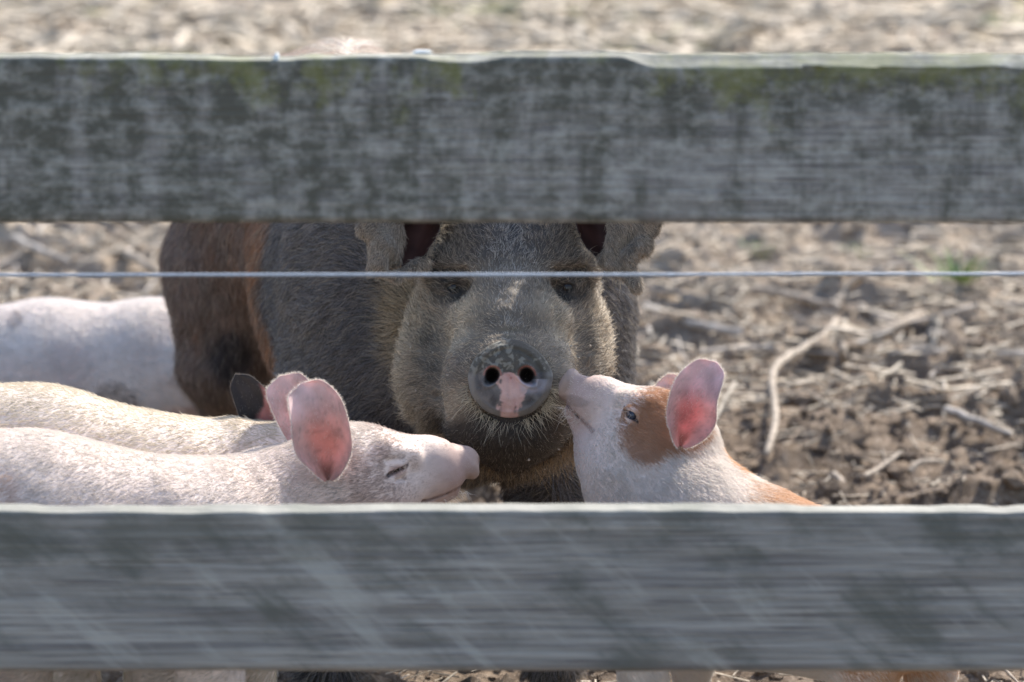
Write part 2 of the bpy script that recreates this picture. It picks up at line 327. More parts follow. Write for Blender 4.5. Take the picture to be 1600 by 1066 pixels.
# ------------------------------------------------------------------ sculpting with distance fields
def axis(segs):
    out = []
    for a, b, s in segs: out.append(np.linspace(a, b, max(2, int(round((b - a) / s)) + 1))[:-1])
    return np.concatenate(out + [[segs[-1][1]]]).astype(np.float32)
class Field:
    def __init__(s, ax, base=None):
        s.ax = ax; s.D = np.full([len(a) for a in ax], .06, np.float32) if base is None else base
    def sl(s, lo, hi):
        r = []
        for a, l, h in zip(s.ax, lo, hi):
            i = max(0, np.searchsorted(a, l) - 1); j = min(len(a), np.searchsorted(a, h) + 1)
            if j <= i: return None
            r.append(slice(i, j))
        return tuple(r)
    def apply(s, fn, lo, hi, k, sub=False):
        pad = k + .035; q = s.sl(np.asarray(lo) - pad, np.asarray(hi) + pad)
        if q is None: return
        X = s.ax[0][q[0]][:, None, None]; Y = s.ax[1][q[1]][None, :, None]; Z = s.ax[2][q[2]][None, None, :]
        d = fn(X, Y, Z); a = s.D[q]
        if sub: d = -d; h = np.maximum(k - np.abs(a - d), 0) / k; s.D[q] = np.maximum(a, d) + h * h * k * .25
        else: h = np.maximum(k - np.abs(a - d), 0) / k; s.D[q] = np.minimum(a, d) - h * h * k * .25
    def ell(s, c, r, M=None, k=.02, sub=False):
        c = np.asarray(c, float); r = np.asarray(r, float) * np.ones(3); M = np.eye(3) if M is None else M   # rows of M are the local axes
        def fn(X, Y, Z):
            x, y, z = X - c[0], Y - c[1], Z - c[2]; u = [M[i, 0] * x + M[i, 1] * y + M[i, 2] * z for i in range(3)]
            k0 = np.sqrt(sum((u[i] / r[i]) ** 2 for i in range(3))); k1 = np.sqrt(sum((u[i] / r[i] ** 2) ** 2 for i in range(3))) + 1e-6
            return (k0 * (k0 - 1) / k1).astype(np.float32)
        R = r.max(); s.apply(fn, c - R, c + R, k, sub)
    def cone(s, a, b, ra, rb, k=.02, sub=False):
        a = np.asarray(a, float); b = np.asarray(b, float); ba = b - a; L = max(ba @ ba, 1e-9)
        def fn(X, Y, Z):
            x, y, z = X - a[0], Y - a[1], Z - a[2]; t = np.clip((x * ba[0] + y * ba[1] + z * ba[2]) / L, 0, 1)
            return (np.sqrt((x - t * ba[0]) ** 2 + (y - t * ba[1]) ** 2 + (z - t * ba[2]) ** 2) - (ra + (rb - ra) * t)).astype(np.float32)
        R = max(ra, rb); s.apply(fn, np.minimum(a, b) - R, np.maximum(a, b) + R, k, sub)
    def disc(s, c, ax_, r, h, rnd, k=.006, e=1.0, up=None):
        c = np.asarray(c, float); ax_ = nrm(np.asarray(ax_, float)); up = A3(0, 0, 1) if up is None else up
        side = nrm(np.cross(ax_, up)); u2 = np.cross(side, ax_)
        def fn(X, Y, Z):
            x, y, z = X - c[0], Y - c[1], Z - c[2]; t = x * ax_[0] + y * ax_[1] + z * ax_[2]; p = x * side[0] + y * side[1] + z * side[2]; q = x * u2[0] + y * u2[1] + z * u2[2]
            dr = np.sqrt(p * p + (q / e) ** 2) - (r - rnd); dt = np.abs(t) - (h - rnd)
            return (np.sqrt(np.maximum(dr, 0) ** 2 + np.maximum(dt, 0) ** 2) + np.minimum(np.maximum(dr, dt), 0) - rnd).astype(np.float32)
        s.apply(fn, c - r * 1.2, c + r * 1.2, k)
    def merge(s, o, k):
        a, b = s.D, o.D; h = np.maximum(k - np.abs(a - b), 0) / k; s.D = np.minimum(a, b) - h * h * k * .25
    def mesh(s):
        g = openvdb.FloatGrid(background=.06); D = np.pad(np.clip(s.D, -.06, .06), 1, constant_values=.06); g.copyFromArray(np.ascontiguousarray(D, np.float32))
        P, Q = g.convertToQuads(isovalue=0.0); P = P.astype(float) - 1; Q = Q.astype(int)
        V = np.stack([np.interp(P[:, i], np.arange(len(s.ax[i])), s.ax[i]) for i in range(3)], -1)
        Nn = vnormals(V, Q); vol = np.einsum('ij,ij->i', V[Q[:, 0]], np.cross(V[Q[:, 1]] - V[Q[:, 0]], V[Q[:, 2]] - V[Q[:, 0]])).sum()
        if vol < 0: Q = Q[:, ::-1]
        return V, Q

def fur(parent, V, Fc, n, length, flow, color, dens, material, rad=.00028, name='hair', lift=.35, wob=.35, clump=.5, npt=5, seed=0, droop=.15):
    r = np.random.default_rng(seed); T = np.vstack([Fc[:, [0, 1, 2]], Fc[:, [0, 2, 3]]]) if Fc.shape[1] == 4 else Fc
    Nv = vnormals(V, Fc); a, b, c = V[T[:, 0]], V[T[:, 1]], V[T[:, 2]]; ar = np.linalg.norm(np.cross(b - a, c - a), axis=1)
    cen = (a + b + c) / 3; fn = nrm(np.cross(b - a, c - a)); w_ = ar * dens(cen, fn)
    cs = np.cumsum(w_); ti = np.searchsorted(cs, r.random(n) * cs[-1]); ti = np.minimum(ti, len(T) - 1)
    u, v = r.random(n), r.random(n); fl = u + v > 1; u[fl] = 1 - u[fl]; v[fl] = 1 - v[fl]; bc = np.stack([1 - u - v, u, v], -1)
    P = sum(bc[:, k:k + 1] * V[T[ti, k]] for k in range(3)); Nn = nrm(sum(bc[:, k:k + 1] * Nv[T[ti, k]] for k in range(3)))
    D = flow(P, Nn); D = nrm(D - Nn * (D * Nn).sum(1, keepdims=True))
    cl = vnoise3(P, 45, seed) * clump + vnoise3(P, 150, seed + 3) * clump * .6
    D = D + cl + r.normal(0, wob, (n, 3)); D = nrm(D - Nn * (D * Nn).sum(1, keepdims=True))
    D0 = nrm(D + Nn * np.maximum(.5 * lift, lift + r.normal(0, .12, n)[:, None])); Ln = length(P) * np.clip(r.normal(.85, .25, n), .25, 1.6)
    t = np.linspace(0, 1, npt)[None, :, None]; bendv = -Nn * lift * .75 + D * .1 + A3(0, 0, -droop) + r.normal(0, .12, (n, 3))
    pts = P[:, None] - Nn[:, None] * .0008 + Ln[:, None, None] * (t * D0[:, None] + t * t * .5 * bendv[:, None])
    cu = bpy.data.hair_curves.new(name); cu.add_curves([npt] * n)
    loc = np.array(parent.location if parent.type == 'EMPTY' else parent.parent.location)
    cu.attributes['position'].data.foreach_set('vector', (pts - loc).astype(np.float32).ravel())
    ra = cu.attributes.new('radius', 'FLOAT', 'POINT'); ra.data.foreach_set('value', (rad * np.linspace(1, .25, npt)[None] * (.7 + .6 * r.random((n, 1)))).astype(np.float32).ravel())
    co = cu.attributes.new('col', 'FLOAT_COLOR', 'CURVE'); cc = color(P, r); co.data.foreach_set('color', np.c_[np.clip(cc, 0, 1), np.ones(n)].astype(np.float32).ravel())
    cu.materials.append(material); o = bpy.data.objects.new(name, cu); COL.objects.link(o); o.parent = parent; o['kind'] = 'stuff'; return o
def project(P):
    d = P - CAM; z = d @ CF; return 800 + F * (d @ CR) / z, 533 - F * (d @ CU) / z
def view_dens(P, Nn):
    d = nrm(CAM - P); f = (d * Nn).sum(-1); px, py = project(P)
    wv = np.where(f > -.35, 1., .15); inside = (px > -80) & (px < 1680) & (((py > 320) & (py < 810)) | (py < 130) | (py > 1030))
    return wv * np.where(inside, 1, .18)

def leafw(wb, wm, n=14, pk=.46, p=2.1):
    t = np.linspace(0, 1, n); a = wb + (wm - wb) * np.sin(np.pi / 2 * np.clip(t / pk, 0, 1)); b = wm * np.maximum(1 - np.clip((t - pk) / (1 - pk), 0, 1) ** p, 0) ** .5
    return list(np.maximum(np.where(t < pk, a, b), .0008))
def ear_mesh(spine, side, width, cup, nfwd, parent, colf, thick=.0022, nu=30, nv=38, curl=0., name='ear', pointed=.6, material=None, wavy=0.):
    """leaf shaped ear: spine from root to tip, half widths, side direction and the direction its hollow faces"""
    n = nv; S = spline(spine, n); Wd = spline([[w_, 0, 0] for w_ in width], n)[:, 0]; Cu = spline([[c_, 0, 0] for c_ in cup], n)[:, 0]
    Sd = nrm(spline(side if np.ndim(side[0]) else [side] * 2, n)); Tn = nrm(np.gradient(S, axis=0)); Sd = nrm(Sd - Tn * (Sd * Tn).sum(1, keepdims=True)); Nn = nrm(np.cross(Tn, Sd)); 
    sg = np.sign((Nn * nfwd).sum(1, keepdims=True)); Nn = Nn * sg
    u = np.linspace(-1, 1, nu)
    Wd = np.maximum(Wd, .0004)
    ang = Cu[:, None] * u[None]                                # the sheet bends along an arc of half angle Cu
    rad_ = Wd[:, None] / np.maximum(np.abs(Cu[:, None]), .05)
    off = np.sin(ang) * rad_; dep = (1 - np.cos(ang)) * rad_
    P = S[:, None] + Sd[:, None] * off[..., None] + Nn[:, None] * (dep + curl * np.maximum(np.abs(u[None]) - .75, 0) * Wd[:, None] * 2)[..., None]
    P = P + Nn[:, None] * (.0010 * np.sin(u[None] * 8 + 2.5 * np.linspace(0, 1, n)[:, None]) * np.sin(np.pi * np.linspace(0, 1, n))[:, None] * (np.abs(u[None]) < .8) + .0016 * noise(P, 38, 5))[..., None]
    if wavy: P = P + Nn[:, None] * (noise(P, 55, 7) * wavy)[..., None]
    V1 = P.reshape(-1, 3); i, j = np.meshgrid(np.arange(n - 1), np.arange(nu - 1), indexing='ij'); q = (i * nu + j).ravel()
    F1 = np.stack([q, q + 1, q + nu + 1, q + nu], -1); N1 = vnormals(V1, F1); th = thick * np.minimum(1, (.35 + .65 * (1 - np.abs(np.tile(u, n)) ** 4)))[:, None]
    V = np.vstack([V1 + N1 * th / 2, V1 - N1 * th / 2]); m = len(V1); bd = [k for k in range(nu - 1)] + [r_ * nu + nu - 1 for r_ in range(n - 1)] + [(n - 1) * nu + k for k in range(nu - 1, 0, -1)] + [r_ * nu for r_ in range(n - 1, 0, -1)]
    Fr = [[bd[k], bd[k] + m, bd[(k + 1) % len(bd)] + m, bd[(k + 1) % len(bd)]] for k in range(len(bd))]
    Fc = np.vstack([F1, F1[:, ::-1] + m, np.array(Fr)])
    inner = ((N1 * nfwd).sum(1) > 0) if False else None
    uu = np.abs(np.tile(u, n)); vv = np.repeat(np.linspace(0, 1, n), nu)
    fside = np.sign((N1 * np.asarray(nfwd)).sum(1).mean())
    c1 = colf(V1, uu, vv, True); c2 = colf(V1, uu, vv, False)
    col = np.vstack([c1, c2] if fside > 0 else [c2, c1])
    o = mesh_np(name, V, Fc, material or M_ear, parent, col=col); bdp = V1[bd]; out = nrm(V1[bd] - S.mean(0))
    return o, V, Fc, V1, F1, (bdp, out), col

def rim_hair(parent, bdp, out, n, L, colv, rad=.00022, seed=0, spread=.5, material=None, grav=.2):
    r = np.random.default_rng(seed); m = len(bdp); sl_ = np.cumsum(np.linalg.norm(np.roll(bdp, -1, 0) - bdp, axis=1) + 1e-9); t = np.interp(r.random(n) * sl_[-1], np.r_[0, sl_], np.arange(m + 1)); i = np.minimum(t.astype(int), m - 1); f = (t - i)[:, None]; P = bdp[i] * (1 - f) + bdp[(i + 1) % m] * f
    D = nrm(out[i] + r.normal(0, spread, (n, 3))); Ln = L * (.3 + r.random(n)); tt = np.linspace(0, 1, 4)[None, :, None]
    pts = P[:, None] + Ln[:, None, None] * (tt * D[:, None] + tt * tt * (A3(0, 0, -grav) + r.normal(0, .2, (n, 1, 3))))
    cu = bpy.data.hair_curves.new('hair'); cu.add_curves([4] * n); loc = np.array(parent.parent.location if parent.type != 'EMPTY' else parent.location)
    cu.attributes['position'].data.foreach_set('vector', (pts - loc).astype(np.float32).ravel())
    ra = cu.attributes.new('radius', 'FLOAT', 'POINT'); ra.data.foreach_set('value', np.tile(rad * np.array([1, .85, .6, .25]), n).astype(np.float32))
    co = cu.attributes.new('col', 'FLOAT_COLOR', 'CURVE'); co.data.foreach_set('color', np.c_[np.clip(np.asarray(colv) * (.8 + .4 * r.random((n, 1))), 0, 1), np.ones(n)].astype(np.float32).ravel())
    cu.materials.append(material or M_hair); o = bpy.data.objects.new('hair', cu); COL.objects.link(o); o.parent = parent; o['kind'] = 'stuff'; return o

def hoof(parent, p, size, fwd, material):
    fwd = nrm(A3(fwd[0], fwd[1], 0)); sd_ = A3(-fwd[1], fwd[0], 0); V0, F0 = ico(2); VV, FF = [], []
    for s_ in (-1, 1):
        V = V0.copy(); V[:, 2] = np.where(V[:, 2] < -.35, -.35 + (V[:, 2] + .35) * .1, V[:, 2]); V[:, 1] *= .95 - .3 * np.clip(V[:, 0], 0, 1)
        P = p + (V[:, :1] * fwd * size * 1.25 + V[:, 1:2] * sd_ * size * .52 + V[:, 2:3] * A3(0, 0, 1) * size * 1.1) + sd_ * s_ * size * .5 + A3(0, 0, size * .42)
        FF.append(F0 + len(VV) * len(V0)); VV.append(P)
    return mesh_np('hoof', np.vstack(VV), np.vstack(FF), material, parent)
def tail(parent, base, d, L, r, curl, material_col, skinmat):
    d = nrm(np.asarray(d, float)); sd_ = nrm(np.cross(d, A3(0, 0, 1))); t = np.linspace(0, 1, 24); a = t * curl
    pts = np.asarray(base) + d * (t * L)[:, None] + (sd_ * np.sin(a)[:, None] + A3(0, 0, 1) * (np.cos(a)[:, None] - 1)) * L * .22
    V, Fc = tube(pts, r * (1 - .75 * t), 8); return mesh_np('tail', V, Fc, skinmat, parent, col=np.tile(material_col, (len(V), 1)))
# ------------------------------------------------------------------ the sow
HO = W(797, 592, 3.70)                                        # centre of the snout disc
HM = np.stack([CR, CF, CU])                                   # head axes: right, depth, up
def H(x, d, u): return HO + CR * x + CF * d + CU * u
def hl(P): q = P - HO; return np.stack([q @ CR, q @ CF, q @ CU], -1)

def build_sow():
    ax = [axis([(-.64, -.17, .007), (-.17, .15, .0026), (.15, .32, .007)]),
          axis([(3.66, 3.96, .003), (3.96, 4.3, .006), (4.3, 5.06, .010)]),
          axis([(-.02, .26, .008), (.26, .60, .0028), (.60, .82, .008)])]
    h = Field(ax)
    h.cone(H(0, .078, .0), H(0, .12, .012), .042, .062, .02)
    h.ell(H(0, .056, .0), (.0445, .021, .041), HM, .012)
    h.cone(H(0, .05, .022), H(0, .20, .085), .034, .068, .03)
    for s in (-1, 1): h.ell(H(s * .040, .085, -.010), (.042, .060, .052), HM, .02)
    h.ell(H(-.003, .085, -.060), (.060, .060, .034), HM, .02)
    h.cone(H(0, .09, -.04), H(0, .22, -.03), .058, .09, .03)
    h.ell(H(-.080, .195, .004), (.050, .085, .066), HM, .03)
    h.ell(H(.068, .195, .004), (.042, .085, .064), HM, .03)
    h.ell(H(-.066, .21, .055), (.048, .08, .07), HM, .03); h.ell(H(.066, .21, .055), (.044, .08, .07), HM, .03)
    h.ell(H(0, .17, .06), (.085, .10, .075), HM, .03)
    h.ell(H(0, .22, .15), (.095, .10, .085), HM, .04)
    for s in (-1, 1):
        h.cone(H(s * .030, .150, .135), H(s * .085, .165, .125), .018, .016, .02)       # brow
        h.ell(H(s * .067, .125, .102), (.022, .020, .013), HM, .018, True)               # socket
        h.ell(H(s * .066, .155, .104), (.019, .017, .016), HM, .006)                     # lids
        h.ell(H(s * .066, .136, .1035), (.0125, .010, .0042), HM, .003, True)
        h.cone(H(s * .040, .075, .028), H(s * .052, .13, .06), .006, .006, .02, True)    # furrow beside the bridge
        h.cone(H(s * .090, .125, .075), H(s * .092, .085, -.03), .012, .018, .025, True); h.cone(H(s * .03, .165, .165), H(s * .012, .155, .12), .005, .003, .012, True); h.cone(H(s * .085, .150, .125), H(s * .050, .128, .124), .0025, .0025, .006, True)
    for k_, u_ in enumerate((.046, .053)):                                                # wrinkles above the disc
        h.cone(H(-.03, .030 + .01 * k_, u_), H(.03, .030 + .01 * k_, u_), .0025, .0025, .008, True)
    for cx in (-.0195, .0185): h.cone(H(cx, .0, .003), H(cx * 1.1, .075, .006), .0112, .010, .004, True)
    # mouth line under the disc and along the lips
    h.cone(H(-.016, .018, -.045), H(.016, .018, -.045), .0035, .0035, .008, True)
    for s in (-1, 1):
        h.cone(H(s * .016, .018, -.045), H(s * .055, .06, -.030), .003, .003, .008, True); h.cone(H(s * .055, .06, -.030), H(s * .083, .115, -.022), .003, .002, .01, True)
    b = Field(ax)
    sh = A3(-.075, 4.17, .47)
    b.cone(H(-.005, .30, .06), sh + A3(0, 0, .02), .105, .19, .05)
    b.ell(sh, (.205, .20, .245), None, .05)
    b.ell(A3(-.182, 4.18, .42), (.075, .15, .21), None, .05); b.ell(A3(.07, 4.18, .42), (.075, .15, .21), None, .05)
    b.ell(A3(-.17, 4.45, .445), (.175, .32, .232), None, .06)
    b.ell(A3(-.265, 4.72, .50), (.168, .24, .205), None, .06)
    b.ell(A3(-.225, 4.58, .672), (.05, .20, .048), None, .05)
    b.cone(A3(-.06, 4.08, .40), A3(-.08, 4.25, .33), .12, .13, .05)                        # brisket
    for s, fx, fy in ((-1, -.222, 3.96), (1, .050, 3.975)):
        e = A3(-.075 + s * .135, 4.15, .33)
        b.cone(e, A3(fx, fy + .05, .25), .078, .054, .04); b.cone(A3(fx, fy + .05, .25), A3(fx, fy + .01, .15), .054, .044, .02)
        b.cone(A3(fx, fy + .01, .15), A3(fx, fy, .055), .042, .033, .02); b.ell(A3(fx, fy - .012, .04), (.036, .04, .030), None, .015)
    for s, fx in ((-1, -.402), (1, -.15)):
        b.ell(A3(fx + .035 * -s, 4.72, .46), (.095, .15, .17), None, .04)
        b.cone(A3(fx + .01 * -s, 4.70, .40), A3(fx, 4.68, .27), .098, .062, .04); b.cone(A3(fx, 4.68, .27), A3(fx - .002, 4.76, .20), .055, .040, .025)
        b.cone(A3(fx - .002, 4.76, .20), A3(fx + .004, 4.72, .055), .038, .030, .02); b.ell(A3(fx + .004, 4.705, .04), (.034, .038, .028), None, .015)
    h.merge(b, .020)
    V, Q = h.mesh()
    Nn = vnormals(V, Q); q = hl(V)
    headw = smooth(.40, .28, q[:, 1])
    V = V + Nn * ((fbm(V, 22, 3) * .0035 + fbm(V, 60, 5, 2) * .0012 * headw) * smooth(.02, .06, q[:, 1]))[:, None]
    return V, Q
SV, SQ = build_sow()
def sow_col(P, hair, r=None):
    q = hl(P); x, d, u = q[:, 0], q[:, 1], q[:, 2]; n = len(P)
    tn = fbm(P, 16, 70)[:, None]; tm = fbm(P, 55, 71)[:, None]
    body = lerp(np.tile(A3(.085, .080, .085), (n, 1)), A3(.15, .135, .125), np.clip(.5 + tn * .8, 0, 1))
    wx, wy = P[:, 0], P[:, 1]
    rust = smooth(4.22, 4.31, wy + .04 * tn[:, 0]) * smooth(4.68, 4.50, wy + .06 * tn[:, 0]); body = lerp(body, A3(.40, .19, .09), (rust * (.70 + .3 * tm[:, 0]))[:, None] * .95)
    ham = smooth(4.50, 4.66, wy + .06 * tn[:, 0]); body = lerp(body, A3(.29, .195, .15), (ham * .85)[:, None])
    body = lerp(body, A3(.95, .78, .66), (smooth(.66, .74, P[:, 2]) * smooth(4.2, 4.4, wy))[:, None] * .9)  # pale crest: ginger hair with the sun's glow put into its colour
    hock = blob(P, (-.388, 4.60, .295), (.035, .12, .042)); body = lerp(body, A3(.018, .022, .035), (smooth(.2, .8, hock) * .75)[:, None])
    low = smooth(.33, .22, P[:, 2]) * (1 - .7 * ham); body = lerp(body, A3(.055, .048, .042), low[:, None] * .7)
    face = lerp(np.tile(A3(.27, .215, .165), (n, 1)), A3(.54, .45, .335), np.clip(.5 + tn * .7, 0, 1))
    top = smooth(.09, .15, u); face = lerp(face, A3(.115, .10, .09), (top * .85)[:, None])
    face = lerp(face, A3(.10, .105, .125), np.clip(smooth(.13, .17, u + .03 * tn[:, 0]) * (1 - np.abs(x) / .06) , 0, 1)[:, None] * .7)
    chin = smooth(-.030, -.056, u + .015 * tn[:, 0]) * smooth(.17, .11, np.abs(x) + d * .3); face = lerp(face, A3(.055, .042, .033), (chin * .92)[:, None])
    fl_ = np.clip(blob(q, (-.090, .12, .02), (.022, .09, .06)) + blob(q, (.088, .12, .02), (.018, .09, .05)), 0, 1); face = lerp(face, A3(.11, .095, .08), (fl_ * .7)[:, None])  # furrow shade beside the muzzle put into the coat colour
    for s in (-1, 1):
        eb = blob(q, (s * .070, .13, .108), (.030, .07, .024)); face = lerp(face, A3(.035, .033, .036), (smooth(.1, .8, eb) * .8)[:, None])  # shade round the eyes put into the coat colour
    br = blob(q, (0, .06, .065), (.045, .07, .022)); face = lerp(face, A3(.15, .125, .10), (br * .55)[:, None])
    side = smooth(-.075, -.12, x) * smooth(.1, .2, d) + smooth(.085, .12, x) * .3; face = lerp(face, A3(.36, .27, .15), (np.clip(side, 0, 1) * .5)[:, None])
    hw = (smooth(.30, .24, d + .03 * tn[:, 0]) * smooth(.165, .135, np.abs(x)))[:, None]; c = lerp(body, face, hw)
    if hair:
        k = r.random((n, 1)); c = c * (.36 + 1.5 * k ** 1.5)
        pale = (r.random((n, 1)) < (.16 + .20 * hw) * (1 - .8 * chin[:, None])); c = np.where(pale, lerp(c, A3(.52, .44, .34), .55), c)
        wh = (smooth(.05, .02, np.abs(x) + .4 * np.abs(u - .13)) * hw[:, 0])[:, None]; c = np.where(r.random((n, 1)) < .55 * wh, lerp(c, A3(.50, .47, .44), .75), c)
        c = np.where((wy < 4.25)[:, None] & (r.random((n, 1)) < .3) & (hw < .5), lerp(c, A3(.30, .30, .33), .5), c)
    else: c = c * lerp(.62, .55, hw) * (1 + .25 * tm)
    return c
sow = empty('sow', (SV[:, 0].mean(), 4.3, 0)); tag(sow, 'large dark bristly sow with floppy ears and a pink-and-grey snout facing the fence', 'pig')
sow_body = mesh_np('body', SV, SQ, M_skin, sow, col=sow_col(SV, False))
def sow_flow(P, Nn):
    q = hl(P); hw = smooth(.34, .24, q[:, 1])[:, None]
    f1 = nrm(q - A3(0, -.02, -.005)) @ HM; f1 = nrm(f1 + CU * .10)
    f2 = nrm(A3(-.20, .75, -.55) + 0 * P); ham = smooth(4.2, 4.35, P[:, 1])[:, None]; f2 = lerp(f2, nrm(A3(-.05, .15, -1.) + 0 * P), ham)
    sh = (1 - ham) * smooth(-.12, -.28, P[:, 0])[:, None]; f2 = nrm(f2 + sh * A3(-.9, .2, -.1))
    return lerp(f2, f1, hw)
def sow_dens(P, Nn):
    q = hl(P); disc = (q[:, 1] < .060) & (np.hypot(q[:, 0] / .0425, q[:, 2] / .039) < 1)
    px, py = project(P); sharp = np.where((P[:, 1] < 4.25), 1, .55)
    return view_dens(P, Nn) * np.where(disc, 0, 1) * sharp * (1 + .6 * (q[:, 1] < .3))
fur(sow, SV, SQ, 230000, lambda P: np.where(hl(P)[:, 1] < .3, .0070 + .005 * smooth(.05, .2, hl(P)[:, 1]) + .010 * smooth(.085, .115, np.abs(hl(P)[:, 0])) + .010 * smooth(-.02, -.07, hl(P)[:, 2]) * (hl(P)[:, 1] > .08), .019 + .014 * (P[:, 2] > .64)),
    sow_flow, lambda P, r: sow_col(P, True, r), sow_dens, M_sowhair, .00031, lift=.42, wob=.28, clump=.62, seed=3)
# snout disc: a dense sheet with nostrils, wrinkled rim and mud
def sow_snout():
    nr, na = 90, 260; rr = np.concatenate([np.linspace(0, 1, nr) ** .9, [1.03, 1.045, 1.04, 1.02]]); dd = np.concatenate([np.zeros(nr), [.003, .009, .018, .034]])
    th = np.linspace(0, 2 * np.pi, na, endpoint=False); R_, T_ = np.meshgrid(rr, th, indexing='ij'); dpt = np.repeat(dd[:, None], na, 1)
    ex = .0455 * (1 + .012 * np.sin(3 * T_ + .5) + .018 * np.sin(5 * T_ + 1.) * np.clip(np.sin(T_), 0, 1) + .008 * np.sin(11 * T_)) * (1 - .09 * np.clip(np.sin(T_), 0, 1)); ey = .0420
    X = R_ * ex * np.cos(T_); Z = R_ * ey * np.sin(T_); Rc = np.minimum(R_, 1)
    D = .004 + dpt - .004 * (1 - Rc ** 2) + .0065 * Rc ** 5                                      # gently domed, rolled rim
    P3 = np.stack([X, Z, X * 0], -1); P3 = P3 + vnoise3(P3, 90, 2) * .004; P3 = P3 @ np.array([[.8, .6, 0], [-.6, .8, 0], [0, 0, 1.]])
    D = D - .0016 * np.exp(-((Rc - .90) / .06) ** 2) + .0012 * np.exp(-((Rc - .78) / .05) ** 2) * (Z > -.01)
    pit = 0
    for sx, cx in ((-1, -.0195), (1, .0185)):
        a_ = (X - cx + .35 * sx * (Z - .003) * (Z < .003)) / (.0086 + .0008 * sx); b_ = (Z - .0035 - sx * .15 * (X - cx) * -1) / .0096; rd = np.sqrt(a_ ** 2 + b_ ** 2); pit = pit + smooth(1.08, .55, rd)
        D = D + smooth(1.15, .35, rd) * .016 + np.clip(1 - rd, 0, 1) * .016 - .0020 * np.exp(-((rd - 1.25) / .22) ** 2)
    D = D + .0025 * smooth(.3, 1., Rc) * np.clip(-Z / .04, 0, 1) + (fbm(P3, 160, 5) * .0006 + np.maximum(0, fbm(P3, 260, 9, 2)) * .0009 * (Z > .004)) * (1 - pit)
    D = D + .0012 * np.exp(-((X + .001) / .002) ** 2) * (Z < .004) * (Z > -.02)
    V = H(0, 0, 0) + X[..., None] * CR + D[..., None] * CF + Z[..., None] * CU
    V = V.reshape(-1, 3); n = len(rr); i, j = np.meshgrid(np.arange(n - 1), np.arange(na), indexing='ij'); a = (i * na + j).ravel(); b = (i * na + (j + 1) % na).ravel()
    Fc = np.stack([a, a + na, b + na, b], -1)[:, ::-1] if True else 0
    # colours: grey mud cap, pink centre, slate sides
    x, z = X.ravel(), Z.ravel(); n1 = fbm(P3.reshape(-1, 3), 120, 21); n2 = fbm(P3.reshape(-1, 3), 230, 22, 2)
    c = lerp(np.tile(A3(.10, .095, .10), (len(x), 1)), A3(.19, .18, .18), np.clip(.5 + n1 * .8, 0, 1)[:, None])
    rimc = smooth(.75, .98, Rc.ravel())[:, None]; c = lerp(c, A3(.30, .285, .26), rimc * .55)
    cap = smooth(.002, .009, z + .004 * n1)[:, None]; c = lerp(c, lerp(A3(.10, .09, .075), A3(.24, .225, .19), smooth(-.1, .4, n2 - .3 * (x > .004))[:, None]), cap)
    wid = .0100 + .0045 * smooth(-.034, .0, z) + .006 * n1
    pk = (smooth(wid + .0025, wid - .0025, np.abs(x - .0025 - .003 * smooth(-.03, -.005, z) + .004 * smooth(-.02, -.035, z))) * smooth(.008, .004, z + .003 * n1))[:, None]; c = lerp(c, lerp(A3(.62, .37, .34), A3(.70, .47, .43), np.clip(.5 + n1, 0, 1)[:, None]), pk)
    pl = (smooth(.026, .012, np.hypot(x - .024, (z + .006) * 1.8)) * smooth(.0, .006, x - .008))[:, None] * (z < 0)[:, None]; c = lerp(c, A3(.50, .48, .55), pl * .55)
    for cx in (-.0195, .0185):
        rd = np.hypot((x - cx) / .0092, (z - .0035) / .0098); c = lerp(c, A3(.012, .006, .006), (smooth(1.0, .7, rd) * .97)[:, None]); c = lerp(c, A3(.45, .16, .13), (np.exp(-((rd - 1.05) / .13) ** 2) * (z > .0035) * .6)[:, None])
    spot = smooth(.0022, .0008, np.hypot(x - .001, z - .001)); c = lerp(c, A3(.35, .12, .10), spot[:, None] * .6)
    o = mesh_np('snout', V, Fc, M_snout, sow, col=c)
    r = np.random.default_rng(3); Nn = vnormals(V, Fc)
    if (Nn @ CF).mean() > 0: o.data.flip_normals()
    dens = lambda P, N_: np.where((hl(P)[:, 1] < .012) & (np.hypot(hl(P)[:, 0] / .0455, hl(P)[:, 2] / .042) > .3), 1., .0) * (hl(P)[:, 1] > -.01)
    Fo = Fc if (Nn @ CF).mean() < 0 else Fc[:, ::-1]
    fur(o, V, Fo, 5000, lambda P: np.full(len(P), .0022), lambda P, N_: (P - HO), lambda P, r: np.full((len(P), 3), .30) * (.6 + .8 * r.random((len(P), 1))), dens, M_hair, .00012, lift=.5, seed=8)
sow_snout()
# whiskers round the lower rim
wb = [H(.047 * math.cos(t), .026, .044 * math.sin(t) - .004) for t in np.linspace(math.radians(185), math.radians(352), 40)]
rim_hair(sow, np.array(wb), nrm(np.array([CR * math.cos(t) * .8 + CU * (math.sin(t)) - CF * .5 for t in np.linspace(math.radians(185), math.radians(352), 40)])), 420, .020, (.66, .58, .44), .00024, 4, .35)
tb = [H(.046 * math.cos(t), .036, .041 * math.sin(t)) for t in np.linspace(math.radians(15), math.radians(165), 40)]
rim_hair(sow, np.array(tb), nrm(np.array([CR * math.cos(t) * .5 + CU * (math.sin(t) * .6) - CF * .9 for t in np.linspace(math.radians(15), math.radians(165), 40)])), 500, .011, (.45, .40, .33), .00020, 6, .4)
cb = [H(.10 * math.sin(t) - .01, .10, -.055 - .035 * math.cos(t)) for t in np.linspace(-1.3, 1.3, 50)]
rim_hair(sow, np.array(cb), nrm(np.array([CR * math.sin(t) * .6 - CU * .9 + CF * .1 for t in np.linspace(-1.3, 1.3, 50)])), 1500, .026, (.30, .21, .12), .00026, 5, .4, M_sowhair)
